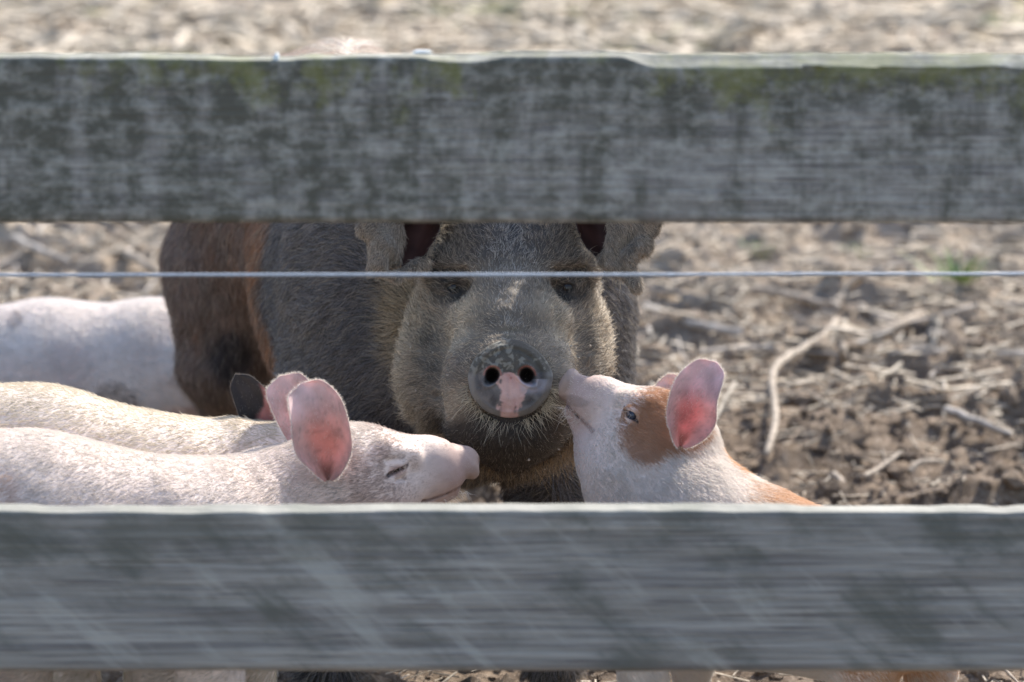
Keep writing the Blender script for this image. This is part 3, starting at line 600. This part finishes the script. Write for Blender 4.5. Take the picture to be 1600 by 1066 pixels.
px_, py_ = project(SV); sel = np.where((((px_ > 440) & (px_ < 640) & (py_ > 560) & (py_ < 660)) | ((px_ > 690) & (px_ < 900) & (py_ > 660) & (py_ < 730)) | ((px_ > 640) & (px_ < 930) & (py_ > 480) & (py_ < 640))) & (SV[:, 1] < 4.3))[0]
rf = np.random.default_rng(9); sel = rf.choice(sel, 90); V0, F0 = ico(1); SN = vnormals(SV, SQ)[sel]
fv = (SV[sel] + SN * .006)[:, None] + V0[None] * (rf.random((90, 1, 3)) * .0016 + .0005); ff = (F0[None] + (np.arange(90) * len(V0))[:, None, None]).reshape(-1, 3)
mf = mesh_np('mud_flecks', fv.reshape(-1, 3), ff, plain('dried_mud_fleck', (.42, .36, .29), .9), sow, False); mf['kind'] = 'stuff'
for s in (-1, 1):
    V0, F0 = ico(3); e = mesh_np('eye', V0 * .0125 + H(s * .066, .157, .1035), F0, M_eye, sow)
def sow_earcol(P, uu, vv, inner):
    n = len(P); t = fbm(P, 60, 33)[:, None]
    if inner: c = np.tile(A3(.06, .024, .018), (n, 1))  # reddish skin with the hollow's shade put into its colour
    else: c = np.tile(A3(.17, .15, .13), (n, 1))
    return c * (1 + .4 * t)
def ear_fold(s, cones, ells, lab):
    ax = [axis([(min(-.19 * -s if s > 0 else -.19, .06 * s) + HO[0], max(.19 * s, .06 * s) + HO[0], .0028)]), axis([(3.74, 3.98, .0035)]), axis([(.45, .66, .0028)])]
    f = Field(ax)
    for a, b, ra, rb in cones: f.cone(H(*a), H(*b), ra, rb, .010)
    for c, r_ in ells: f.ell(H(*c), r_, HM, .014)
    V, Q = f.mesh(); Nn = vnormals(V, Q); V = V + Nn * (fbm(V, 55, 4) * .0028)[:, None]
    col = lerp(np.tile(A3(.14, .115, .095), (len(V), 1)), A3(.27, .225, .18), np.clip(.5 + fbm(V, 60, 9), 0, 1)[:, None])
    o = mesh_np('ear', V, Q, M_skin, sow, col=col); o['label'] = lab
    root_ = H(s * .09, .18, .20)
    fur(o, V, Q, 16000, lambda P: np.full(len(P), .0085), lambda P, N_: nrm(P - root_) + A3(0, 0, -.4), lambda P, r: np.tile(A3(.36, .30, .235), (len(P), 1)) * (.35 + 1.3 * r.random((len(P), 1))), view_dens, M_sowhair, .00028, lift=.4, wob=.4, clump=.6, seed=12)
    return o
earL = ear_fold(-1, [((-.158, .12, .190), (-.160, .105, .172), .012, .011), ((-.160, .105, .172), (-.146, .10, .150), .010, .012), ((-.146, .10, .150), (-.150, .095, .134), .012, .009), ((-.150, .095, .134), (-.160, .09, .122), .008, .004),
     ((-.154, .095, .121), (-.128, .10, .116), .0045, .005), ((-.128, .10, .116), (-.100, .125, .130), .005, .008)],
    [((-.138, .118, .160), (.016, .012, .036)), ((-.115, .145, .214), (.055, .055, .017))], 'floppy grey ear folded forward, crumpled outer edge')  # flat last ellipsoid: unseen ear roof, added to shade the eye area
earR = ear_fold(1, [((.138, .12, .195), (.156, .11, .180), .012, .013), ((.156, .11, .180), (.152, .105, .150), .012, .009), ((.152, .105, .150), (.138, .10, .138), .008, .006), ((.138, .10, .138), (.143, .095, .104), .0055, .0035),
     ((.108, .12, .135), (.143, .098, .104), .006, .004)],
    [((.126, .115, .165), (.017, .008, .038)), ((.125, .15, .216), (.06, .06, .017))], 'floppy grey ear hanging to a point, lit along its edge')  # flat last ellipsoid: out-of-sight ear roof added to throw shade on the eye
for s, sp, sdv, wd, cu, cl in (
    (-1, [H(-.090, .19, .215), H(-.105, .175, .195), H(-.112, .155, .165), H(-.115, .14, .142), H(-.112, .125, .124)], [CR * 1 + CF * .2, CR * 1 + CU * .1, CR * 1 + CU * .25], leafw(.034, .036, p=1.8), [.6, .7, .8, .8, .7], .2),
    (1, [H(.090, .19, .215), H(.102, .175, .195), H(.110, .155, .162), H(.118, .14, .138), H(.126, .12, .115)], [CR * 1 - CF * .2, CR * 1 + CU * .1, CR * 1 - CU * .1], leafw(.032, .034, p=1.5), [.6, .7, .8, .8, .7], .2)):
    o, V, Fc, V1, F1, rim, c = ear_mesh(sp, sdv, wd, cu, -CF, earL if s < 0 else earR, sow_earcol, .0045, curl=cl, nu=34, nv=30, wavy=.003, name='ear_hollow')
    o.data.materials[0] = M_skin
    rim_hair(earL if s < 0 else earR, rim[0], rim[1], 500, .014, (.38, .32, .24), .00022, 14)
for fx, fy in ((-.222, 3.935), (.050, 3.95), (-.398, 4.69), (-.146, 4.69)): hoof(sow, A3(fx, fy, max(-.02, float(gheight(np.array(fx), np.array(fy))) - .004)), .030, (.0, -1), M_hoof)
tail(sow, (-.33, 4.93, .58), (-.3, .6, -.8), .22, .011, 5, (.12, .09, .08), M_skin)

# ------------------------------------------------------------------ piglets
EX, EZ = .021, .004
def frame(fwd, up):
    f = nrm(np.asarray(fwd, float)); s = nrm(np.cross(np.asarray(up, float), f)); u = np.cross(f, s); return np.stack([f, s, u])   # rows: forward, left, up
def piglet(name, label, group, ho, fwd, up, sc, chain, legs, skin_c, hair_c, camside, nhair=60000, eye_open=0., hlen=.010, jaw=1.0, tilt=.22, tr=.019, eyemat=None, lift=.24, seed=1, tailp=None, hooves=True, fine=.0019, dens=None):
    M = frame(fwd, up); g = lambda x, y, z: ho + (A3(x, y, z) * sc) @ M
    allp = np.array([c[0] for c in chain] + [p for lg in legs for p, _ in lg] + [ho]); lo = allp.min(0) - .14; hi = allp.max(0) + .14; lo[2] = -.01
    ax = []
    hn = g(.13, 0, 0); hlo = np.minimum(ho - .075 * sc, hn - .03) - .01; hhi = np.maximum(ho + .075 * sc, hn + .03) + .01
    for i in range(3):
        a, b = max(lo[i], hlo[i]), min(hi[i], hhi[i]); segs = []
        if a - lo[i] > .006: segs.append((lo[i], a, .0062))
        segs.append((a, b, fine))
        if hi[i] - b > .006: segs.append((b, hi[i], .0062))
        ax.append(axis(segs))
    h = Field(ax)
    E = lambda c, r, k=.012, sub=False, MM=None: h.ell(g(*c), A3(*r) * sc, M if MM is None else MM, k * sc, sub)
    Cn = lambda a, b, ra, rb, k=.012, sub=False: h.cone(g(*a), g(*b), ra * sc, rb * sc, k * sc, sub)
    E((-.012, 0, -.010), (.056, .044, .048)); Cn((.020, 0, -.002), (.075, 0, -.001), .036, .0255, .016); Cn((.075, 0, -.001), (.113, 0, .0), .0255, tr, .012)
    Cn((-.01, 0, -.040 * jaw), (.050, 0, -.037 * jaw), .034 * jaw, .021 * jaw, .016); Cn((.050, 0, -.037 * jaw), (.100, 0, -.027), .019 * jaw, .0115, .010)
    for s in (-1, 1):
        E((.000, s * .022, -.030), (.044, .023, .034), .018); Cn((.015, s * .022, -.024), (.072, s * .010, -.016), .022, .014, .016); E((.072, s * .012, -.012), (.035, .014, .016), .012); Cn((.012, s * .030, .020), (.042, s * .026, .014), .012, .009, .012)
    # mouth, snout disc and nostrils
    for s in (-1, 1):
        Cn((.062, s * .022, -.0335), (.088, s * .0165, -.0255), .0016, .0014, .005, True); Cn((.088, s * .0165, -.0255), (.112, s * .006, -.0195), .0014, .0014, .004, True)
        Cn((.058, s * .024, -.031), (.062, s * .022, -.0335), .0022, .0016, .006, True)
    for i, xx in enumerate((.098, .104)): Cn((xx, -.012, .0205 - .0008 * i), (xx, .012, .0205 - .0008 * i), .0012, .0012, .005, True)
    h.disc(g(.1185 - .008 * max(0, tilt - .3), 0, .0005 - .002 * max(0, tilt - .3)), nrm(A3(1, 0, tilt)) @ M, (tr + .0012) * sc, .0042 * sc, .0026 * sc, .007 * sc, 1.1, M[2])
    for s in (-1, 1): E((.1255, s * .0078, .0015), (.0045, .0036, .0042), .003, True)
    b = Field(ax)
    for (p, r), (p2, r2) in zip(chain[:-1], chain[1:]): b.cone(p, p2, r, r2, .05)
    for lg in legs:
        for (p, r), (p2, r2) in zip(lg[:-1], lg[1:]): b.cone(p, p2, r, r2, .018)
    b.cone(g(-.02, 0, -.015), chain[0][0], .040 * sc, chain[0][1], .03)
    h.merge(b, .030)
    ys_ = []
    for s in (-1, 1):
        ysf = .055
        for k in range(60):
            p = g(EX, s * (.062 - .0006 * k), EZ); ii = [int(np.argmin(np.abs(ax[m] - p[m]))) for m in range(3)]
            if h.D[ii[0], ii[1], ii[2]] < 0: ysf = .062 - .0006 * k; break
        ys_.append(ysf)
        E((EX, s * (ysf - .0035), EZ + .001), (.0125, .0060, .0100), .005)
        yt = ysf + .0018
        Cn((EX - .011, s * (yt + .0006), EZ - .0042), (EX + .011, s * (yt - .0014), EZ + .0036), .0022, .0018, .0015, True)
        if eye_open > .5: E((EX, s * (yt + .0005), EZ), (.0088, .0045, .0044), .002, True)
        Cn((EX - .011, s * (yt + .001), EZ + .0105), (EX + .009, s * (yt - .001), EZ + .0135), .0016, .0012, .004, True); Cn((EX - .008, s * (yt + .0005), EZ - .0110), (EX + .009, s * (yt - .001), EZ - .0085), .0014, .0012, .004, True)
    V, Q = h.mesh(); Nn = vnormals(V, Q); ql = ((V - ho) @ M.T) / sc
    V = V + Nn * (fbm(V, 20, seed, 2) * .0016 * smooth(.06, .0, ql[:, 0]) + fbm(V, 110, seed + 5, 2) * .00015)[:, None]
    base = np.mean([lg[-1][0] for lg in legs], 0); base[2] = 0; root = empty(name, base); tag(root, label, 'piglet', group)
    body = mesh_np('body', V, Q, M_skin, root, col=skin_c(V, ((V - ho) @ M.T) / sc))
    bax = nrm(chain[-1][0] - chain[0][0])
    def flow(P, N_):
        q = ((P - ho) @ M.T) / sc; hw = smooth(-.10, -.03, q[:, 0])[:, None]; fh = nrm((q - A3(.16, 0, .0))) @ M + A3(0, 0, -.12)
        return lerp(nrm(bax * 1. + A3(0, 0, -.55) + 0 * P), fh, hw)
    def dn(P, N_):
        q = ((P - ho) @ M.T) / sc; d = view_dens(P, N_) * np.where(q[:, 0] > .116, 0, 1) * (1 + .5 * smooth(-.14, -.04, q[:, 0]) - .3 * smooth(.04, .09, q[:, 0]))
        ey = np.minimum(np.linalg.norm(q - A3(EX, .04, EZ), axis=1), np.linalg.norm(q - A3(EX, -.04, EZ), axis=1)); return d * np.where(ey < .012, .10, 1)
    fur(root, V, Q, nhair, lambda P: hlen * (.38 + .62 * smooth(.10, -.02, ((P - ho) @ M.T)[:, 0] / sc)), flow, hair_c, dn, M_hair, .00025, lift=lift, wob=.16, clump=.05, seed=seed, droop=.0)
    for s in (-1, 1):
        V0, F0 = ico(3); mesh_np('eye', V0 * .0080 * sc + g(EX, s * (ys_[(s + 1) // 2] - .0078 + .0022 * eye_open), EZ), F0, eyemat or M_eye, root)
        # lashes
        lb = np.array([g(EX - .010 + .004 * k, s * (ys_[(s + 1) // 2] + .001), EZ - .002 + .0016 * k) for k in range(6)]); rim_hair(body, lb, np.tile(nrm(M[1] * s + M[0] * .2 - M[2] * .3), (6, 1)), 16, .007 * sc, (.5, .42, .36), .00014, seed, .3)
    if hooves:
        for lg in legs:
            p = lg[-1][0].copy(); p[2] = max(-.02, float(gheight(np.array(p[0]), np.array(p[1])))) - .002; hoof(root, p, .014, (M[0][0], M[0][1]), M_pinkhoof)
    if tailp is not None: tail(root, tailp[0], tailp[1], .09, .006, 9, tailp[2], M_skin)
    wk = np.array([g(.085 + .003 * k, s_ * .018, -.034 + .001 * k) for s_ in (-1, 1) for k in range(10)])
    rim_hair(body, wk, nrm(wk - g(.07, 0, -.01)), 120, .012, (.8, .74, .66), .00014, seed + 2, .4)
    return root, M, g, body
def leg(x, y, ztop, lean, r0_=.045, r1_=.022, fz=.03):
    return [(A3(x, y, ztop), r0_), (A3(x + lean * .6, y, ztop * .55), r1_ * 1.15), (A3(x + lean * .1, y, ztop * .28), r1_ * .85), (A3(x, y, fz), r1_ * .95)]
PINK = A3(.72, .44, .38); WHITE = A3(.88, .83, .77)
def pinkskin(pink=PINK, dirt=.25, seed=0, blobs=()):
    def f(P, q):
        t = fbm(P, 14, seed)[:, None]; t2 = fbm(P, 60, seed + 4)[:, None]; c = lerp(np.tile(pink, (len(P), 1)), A3(.80, .69, .63), np.clip(.85 + .3 * t, 0, 1))
        sn = smooth(.03, .10, q[:, 0])[:, None]; c = lerp(c, A3(.44, .305, .27), sn * .9); c = lerp(c, A3(.33, .26, .22), smooth(.098, .118, q[:, 0] + .012 * t[:, 0])[:, None] * .55)
        c = lerp(c, A3(.36, .27, .22), np.clip(t2 * 1.4 - .15, 0, 1) * dirt * (.3 + 1.7 * sn))
        for ctr, rad, cc, am in blobs: c = lerp(c, np.asarray(cc) * .75, (smooth(.30, .60, blob(P, ctr, rad) + .30 * t[:, 0]) * smooth(.0, .3, blob(P, ctr, rad)) * am * .9)[:, None])
        ml = smooth(.0045, .0015, np.abs(q[:, 2] + .0335 - np.clip(q[:, 0] - .062, 0, 1) * .27)) * (q[:, 0] > .058); c = lerp(c, A3(.18, .11, .10), ml[:, None] * .6)
        e = np.minimum(np.linalg.norm((q - A3(EX, .041, EZ)) / A3(1, 1, .6), axis=1), np.linalg.norm((q - A3(EX, -.041, EZ)) / A3(1, 1, .6), axis=1)); c = lerp(c, A3(.30, .17, .15), (smooth(.013, .006, e) * .7)[:, None])
        sl_ = np.abs(q[:, 2] - EZ + .0002 - .37 * (q[:, 0] - EX)); sl_ = smooth(.0032, .0014, sl_) * smooth(.0155, .012, np.abs(q[:, 0] - EX)) * (np.abs(q[:, 1]) > .03); c = lerp(c, A3(.05, .025, .022), (sl_ * .9)[:, None])
        return c
    return f
def whitehair(base=WHITE, blobs=(), seed=0, dirt=.2):
    def f(P, r):
        n = len(P); t = fbm(P, 20, seed + 40)[:, None]; c = np.tile(base, (n, 1)) * (.86 + .18 * r.random((n, 1))); c = lerp(c, A3(.62, .50, .38), np.clip(t * 1.2 - .1, 0, 1) * dirt)
        for ctr, rad, cc, am in blobs: c = lerp(c, np.asarray(cc), (smooth(.30, .60, blob(P, ctr, rad) + .30 * t[:, 0] + .12 * r.normal(0, 1, n)) * smooth(.0, .3, blob(P, ctr, rad)) * am)[:, None] * 1.) if ctr is not None else c
        c = c * (.97 + .08 * fbm(P, 60, seed + 3)[:, None])
        return c
    return f
def piglet_ear(root, spine, side, width, cup, face, innerc, outerc, seed, label=None, hair=(.85, .75, .66), curl=.0, deep=None, patch=None, thick=.0022, rimc=(.88, .80, .72)):
    def cf(P, uu, vv, inner):
        n = len(P); t = fbm(P, 70, seed)[:, None]; c = np.tile(A3(*(innerc if inner else outerc)), (n, 1))
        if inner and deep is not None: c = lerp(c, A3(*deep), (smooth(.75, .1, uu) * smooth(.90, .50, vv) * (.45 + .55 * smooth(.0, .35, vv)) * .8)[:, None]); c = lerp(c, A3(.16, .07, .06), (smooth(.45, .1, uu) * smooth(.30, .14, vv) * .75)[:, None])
        if patch is not None: c = lerp(c, A3(*patch[0]), patch[1](P)[:, None])
        c = c * (1 - .16 * (np.abs(fbm(P, 150, seed + 9, 2)) < .06)[:, None]); c = lerp(c, A3(.90, .78, .80), (smooth(.6, 1., vv) * .45)[:, None]) if patch is None else c; return np.clip(c * (1 + .22 * t), 0, 1)
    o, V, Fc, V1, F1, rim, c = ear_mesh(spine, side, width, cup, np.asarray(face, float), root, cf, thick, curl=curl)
    if label: o['label'] = label
    fur(o, V, Fc, 4500, lambda P: np.full(len(P), .0045), lambda P, N_: nrm(P - spine[0]), lambda P, r: np.tile(A3(*hair), (len(P), 1)) * (.7 + .4 * r.random((len(P), 1))), lambda P, N_: np.ones(len(P)) if patch is None else 1 - .85 * patch[1](P), M_hair, .00013, lift=.35, seed=seed)
    rim_hair(o, rim[0], rim[1], 800, .0026, rimc, .00012, seed + 1, .45, grav=.0)
    return o
GP = 'piglets crowding round the sow'
# --- A: white piglet in front, muzzle under the sow's chin
Yh = 3.58; ho = W(563, 724, Yh); tip = W(742, 722, 3.64)
A_chain = [(W(430, 792, 3.56), .058), (W(290, 874, 3.51), .099), (W(60, 842, 3.48), .102), (W(-120, 812, 3.48), .098)]
zz = .26
A_legs = [leg(W(325, 900, 3.44)[0], 3.44, .27, .0, .055, .027), leg(W(250, 900, 3.55)[0], 3.55, .27, .0, .055, .026),
          leg(W(-60, 900, 3.43)[0], 3.43, .27, -.02, .065, .027), leg(W(45, 900, 3.54)[0], 3.54, .27, -.02, .06, .026)]
rootA, MA, gA, bA = piglet('piglet', 'pale pink-white piglet nearest the fence, eyes shut, muzzle under the sow\'s chin', GP, ho, tip - ho, A3(-.02, -.10, 1), 1.09, A_chain, A_legs,
    pinkskin(A3(.74, .56, .50), .04, 1), whitehair(A3(.70, .635, .58), [(W(0, 760, 3.4), (.03, .1, .02), (.6, .4, .3), .5), (W(125, 700, 3.4), (.009, .1, .009), (.5, .35, .28), .6), (W(318, 742, 3.42), (.009, .1, .007), (.5, .36, .28), .5), (W(650, 735, 3.58), (.095, .12, .065), (.50, .40, .36), .85)], 1, .10), 'right', 210000, .1, .0080, seed=31, jaw=1.15, tilt=.95, tr=.0168, fine=.0016, tailp=(W(-185, 770, 3.48), (-1, 0, .1), (.7, .45, .4)))
piglet_ear(rootA, [W(512, 750, 3.512), W(507, 705, 3.508), W(497, 652, 3.503), W(470, 600, 3.515)], [A3(1, .25, .05), A3(1, .1, -.1), A3(1, .0, -.05)], leafw(.006, .0405, p=1.5), [1.9, 1.5, 1.0, .5], (-.1, -1, .1), (.80, .58, .53), (.80, .58, .52), 3, 'near upright pink ear', deep=(.72, .34, .28), curl=.25)
piglet_ear(rootA, [W(478, 700, 3.595), W(468, 665, 3.60), W(457, 628, 3.605), W(438, 588, 3.61)], [A3(1, .4, 0), A3(1, .3, -.1), A3(1, .2, -.25)], leafw(.018, .0275, pk=.6, p=2.8), [.8, .7, .5, .2], (.1, -1, .1), (.78, .50, .45), (.80, .56, .50), 5, 'far pink ear', deep=(.70, .36, .32))
# --- B: cream piglet behind A with one black ear
ho = W(492, 716, 3.74); B_chain = [(W(375, 745, 3.72), .058), (W(255, 795, 3.70), .098), (W(60, 758, 3.69), .100), (W(-110, 735, 3.69), .096)]
B_legs = [leg(W(395, 900, 3.66)[0], 3.66, .27, 0, .05, .024), leg(W(225, 900, 3.76)[0], 3.76, .27, 0, .05, .025), leg(W(-30, 900, 3.64)[0], 3.64, .27, -.02, .06, .025), leg(W(120, 900, 3.75)[0], 3.75, .27, -.02, .06, .026)]
rootB, MB, gB, bB = piglet('piglet', 'cream piglet behind the nearest one, its near ear patched black, most of its head hidden', GP, ho, A3(.90, .30, -.12), A3(0, 0, 1), 1.0, B_chain, B_legs,
    pinkskin(A3(.68, .52, .40), .06, 6), whitehair(A3(.66, .59, .47), [], 7, .15), 'right', 130000, .2, .0085, seed=41, fine=.0026, tailp=(W(-170, 700, 3.69), (-1, 0, .1), (.7, .5, .4)))
piglet_ear(rootB, [W(500, 700, 3.775), W(497, 675, 3.775), W(490, 648, 3.78), W(478, 622, 3.785)], [A3(1, .5, 0), A3(1, .4, -.1), A3(1, .3, -.1)], leafw(.016, .022), [.7, .7, .5, .2], (.1, -1, .1), (.66, .36, .32), (.72, .50, .44), 13, 'far pink ear', deep=(.62, .26, .22))
bk = lambda P: smooth(-.004, .004, W(408, 640, 3.74)[0] - P[:, 0] + fbm(P, 60, 8) * .006)
piglet_ear(rootB, [W(420, 712, 3.76), W(414, 682, 3.755), W(402, 640, 3.75), W(368, 586, 3.75)], [A3(1, .3, 0), A3(1, .2, -.1), A3(1, .1, -.3)], leafw(.016, .0275, pk=.5, p=1.3), [.9, .8, .6, .3], (.2, -1, .1), (.50, .22, .20), (.30, .22, .20), 17, 'ear patched black and pink', rimc=(.16, .14, .13), patch=((.040, .034, .034), bk), hair=(.25, .22, .2))
# --- C: white piglet beyond, behind the sow's hind leg, facing left
C_chain = [(W(-230, 592, 4.98), .075), (W(-120, 592, 4.97), .100), (W(80, 590, 4.97), .104), (W(250, 588, 4.97), .104), (W(345, 588, 4.97), .098)]
C_legs = [leg(W(-110, 650, 4.91)[0], 4.91, .23, 0, .05, .024), leg(W(-60, 650, 5.03)[0], 5.03, .23, 0, .05, .024), leg(W(300, 650, 4.91)[0], 4.91, .22, .02, .062, .026), leg(W(280, 650, 5.03)[0], 5.03, .22, .02, .06, .026)]
rootC, MC, gC, bC = piglet('piglet', 'white piglet standing behind the sow\'s hind leg with a dark muddy belly', GP, W(-320, 610, 4.97), A3(-1, .0, -.15), A3(0, 0, 1), 1.05, C_chain, C_legs,
    pinkskin(A3(.66, .46, .42), .3, 9), whitehair(A3(.80, .77, .75), [(W(178, 622, 4.87), (.032, .1, .028), (.10, .075, .06), .9), (W(10, 508, 4.87), (.012, .1, .010), (.25, .2, .18), .6), (W(290, 650, 4.85), (.05, .1, .018), (.35, .16, .10), .8)], 9, .05), 'left', 130000, .2, .011, seed=51, fine=.0035, tailp=(W(425, 560, 4.97), (1, 0, .1), (.7, .5, .4)))  # hair blobs: dark belly patch, small dark spot, reddish lower flank
for s in (-1, 1): piglet_ear(rootC, [gC(-.01, s * .03, .034), gC(-.02, s * .042, .060), gC(-.03, s * .05, .085), gC(-.04, s * .052, .105)], [MC[1] * s, MC[1] * s], leafw(.016, .027), [.9, .8, .5, .2], (-1, 0, .1), (.7, .42, .38), (.75, .5, .45), 60 + s)
# --- D: brown and white piglet reaching up to nuzzle the sow's cheek
ho = W(1027, 662, 3.665); tip = W(868, 592, 3.71)
D_chain = [(W(1020, 745, 3.66), .070), (W(1075, 850, 3.63), .088), (W(1190, 908, 3.63), .084), (W(1330, 936, 3.63), .078), (W(1410, 938, 3.63), .072)]
D_legs = [leg(W(990, 950, 3.58)[0], 3.58, .22, .02, .045, .019), leg(W(1075, 950, 3.68)[0], 3.68, .22, .01, .045, .019), leg(W(1335, 950, 3.585)[0], 3.585, .21, .02, .052, .026), leg(W(1440, 950, 3.67)[0], 3.67, .21, .02, .05, .023)]
BR = (.48, .26, .14)
D_blobs = [(W(1040, 662, 3.60), (.050, .12, .034), BR, .95), (W(1008, 690, 3.60), (.028, .1, .024), (.54, .32, .20), .9), (W(1140, 735, 3.65), (.018, .07, .045), (.62, .34, .17), .0), (W(1280, 850, 3.63), (.115, .2, .10), (.64, .42, .27), 1.), (W(1420, 900, 3.63), (.09, .2, .16), (.60, .38, .23), 1.), (W(1145, 712, 3.68), (.020, .06, .035), (.62, .36, .18), .9),
           (W(874, 588, 3.70), (.012, .08, .020), (.34, .25, .20), .45), (W(896, 632, 3.66), (.022, .08, .007), (.22, .16, .13), .5)]
rootD, MD, gD, bD = piglet('piglet', 'brown-and-white piglet reaching up to nuzzle the sow\'s cheek, pink ear pricked', GP, ho, tip - ho, A3(.28, .05, 1), .94, D_chain, D_legs,
    pinkskin(A3(.74, .54, .48), .10, 12, D_blobs), whitehair(A3(.80, .74, .68), D_blobs, 12, .05), 'left', 200000, 1., .0090, jaw=1.45, tilt=-.05, tr=.0160, eyemat=M_blueeye, seed=61, fine=.0018, lift=.3, tailp=(W(1470, 880, 3.63), (1, 0, .2), (.6, .35, .2)))
piglet_ear(rootD, [W(1062, 696, 3.60), W(1072, 660, 3.59), W(1084, 620, 3.585), W(1120, 566, 3.60)], [A3(1, .15, .2), A3(1, .05, .1), A3(1, .0, .25)], leafw(.006, .0345, pk=.5, p=1.45), [1.7, 1.35, .95, .5], (-.1, -1, .1), (.80, .54, .53), (.84, .62, .55), 23, 'near pricked pink ear', deep=(.84, .27, .27), curl=.2)  # deep: red glow of light through the ear, put into its colour
piglet_ear(rootD, [W(1050, 655, 3.70), W(1052, 632, 3.71), W(1045, 612, 3.715), W(1028, 598, 3.72)], [A3(1, .15, .3), A3(1, .05, .3)], leafw(.012, .023), [.8, .8, .5, .3], (-.3, -1, .1), (.78, .50, .42), (.84, .62, .52), 27, 'far ear')

# ------------------------------------------------------------------ stalks and tufts lying on the ground, each its own thing
def onground(px, py, lift=0.):
    d = CF + CR * (px - 800) / F - CU * (py - 533) / F; t = -(CAM[2] - lift) / d[2]; p = CAM + d * t; return p
def stalk(label, pts, r0_, r1_, m, cat='stalk', group=None):
    P = [onground(px, py, lf) for px, py, lf in pts]; S = spline(P, 22); S = S + vnoise3(S, 40, len(label)) * r0_ * .35
    for p in S: p[2] = max(p[2], float(gheight(np.array(p[0]), np.array(p[1]))) + r0_ * .5)
    V, Fc = tube(S, np.linspace(r0_, r1_, 22) * (1 + .12 * noise(S, 60, 3)), 10); b = S.mean(0); root = bpy.data.objects.new
    o = mesh_np('dry_stalk', V - b, Fc, m); o.location = b; tag(o, label, cat, group); return o
stalk('long bent pale stalk, kinked in the middle, right of the pricked-eared piglet', [(1196, 712, .01), (1212, 660, .03), (1207, 600, .05), (1214, 572, .06), (1245, 550, .05), (1320, 508, .03)], .0055, .0080, M_old)
stalk('pale stalk slanting down to the top end of the long bent one', [(1300, 475, .02), (1345, 492, .03), (1400, 508, .02)], .008, .007, M_old)
stalk('short stalk standing out of the mud just beneath the wire', [(1308, 475, .02), (1330, 448, .05), (1350, 432, .09)], .009, .007, M_old)
stalk('thick pale stalk lying left of the green sprout', [(1360, 525, .02), (1400, 510, .03), (1440, 492, .03)], .010, .009, M_old)
stalk('grey straight stalk lying level beneath the green sprout', [(1330, 556, .02), (1450, 553, .025), (1600, 552, .02)], .009, .007, M_greystalk)
stalk('thin stalk lying under the thick pale one', [(1370, 556, .02), (1410, 540, .02), (1460, 524, .02)], .008, .006, M_old)
stalk('broad grey stalk lying across the mud left of the crossing stalks', [(1010, 480, .01), (1080, 505, .01), (1160, 520, .01)], .009, .007, M_greystalk)
stalk('pale stalk just below the wire, pointing at the crossing stalks', [(1140, 455, .02), (1220, 458, .03), (1290, 478, .02)], .009, .007, M_old)
stalk('short upright pale splinter beside the level grey stalk', [(1318, 575, .0), (1318, 562, .03), (1316, 545, .06)], .008, .005, M_old)
stalk('curved pale root low down at the right, nearest the lower board', [(1420, 738, .02), (1440, 722, .03), (1475, 720, .02)], .0045, .004, M_old)
stalk('slanting grey stick sunk in the dark clods at the right', [(1480, 640, .02), (1530, 660, .03), (1580, 680, .01)], .007, .005, M_greystalk)
stalk('short pale stick between the brown piglet and the curved root', [(1303, 740, .02), (1318, 757, .02), (1330, 768, .02)], .005, .004, M_old)
stalk('pale stick pointing up beside the curved root', [(1350, 745, .02), (1380, 728, .02), (1408, 706, .03)], .004, .0035, M_old)
stalk('pale sloping stalk behind the wire at the left, beyond the white piglet', [(180, 388, .01), (215, 405, .05), (245, 428, .03)], .010, .008, M_old)
stalk('blurred grey branch at the top left corner under the upper board', [(20, 372, .01), (60, 390, .04), (110, 410, .02)], .009, .007, M_greystalk)
stalk('white splintered straw at the bottom right corner of the view', [(1570, 1045, .02), (1580, 1056, .025), (1592, 1070, .02)], .0022, .0016, M_old)
def tuft(label, px, py, n, L, seed, spread=.05):
    r = np.random.default_rng(seed); b = onground(px, py, .0); VV, FF = [], []; k = 0
    for i in range(n):
        a = r.random() * 6.28; o_ = A3(math.cos(a), math.sin(a), 0) * r.random() * spread; ln = L * (.5 + r.random()); dr = nrm(A3(math.cos(a) * .7, math.sin(a) * .7, 1.1) + r.normal(0, .2, 3)); sd_ = nrm(np.cross(dr, A3(0, 0, 1)) + 1e-4)
        for t in (0, .4, .75, 1): 
            c = o_ + dr * ln * t + A3(0, 0, -1) * t * t * ln * .3; w_ = .0035 * (1 - t * .9); VV += [c - sd_ * w_, c + sd_ * w_ + A3(0, 0, .0006)]
        FF += [[k + 2 * j, k + 2 * j + 1, k + 2 * j + 3, k + 2 * j + 2] for j in range(3)]; k += 8
    o = mesh_np('grass_tuft', np.array(VV), np.array(FF), M_green); b[2] = float(gheight(np.array(b[0]), np.array(b[1]))); o.location = b; tag(o, label, 'grass tuft')
tuft('bright green sprout of grass among the stalks, just below the wire', 1495, 486, 60, .085, 1, .05)
tuft('small green sprout peeping out under the upper board', 1190, 385, 24, .06, 2, .03)
tuft('small green sprout close under the upper board, right of the sow', 1345, 378, 16, .05, 3, .03)
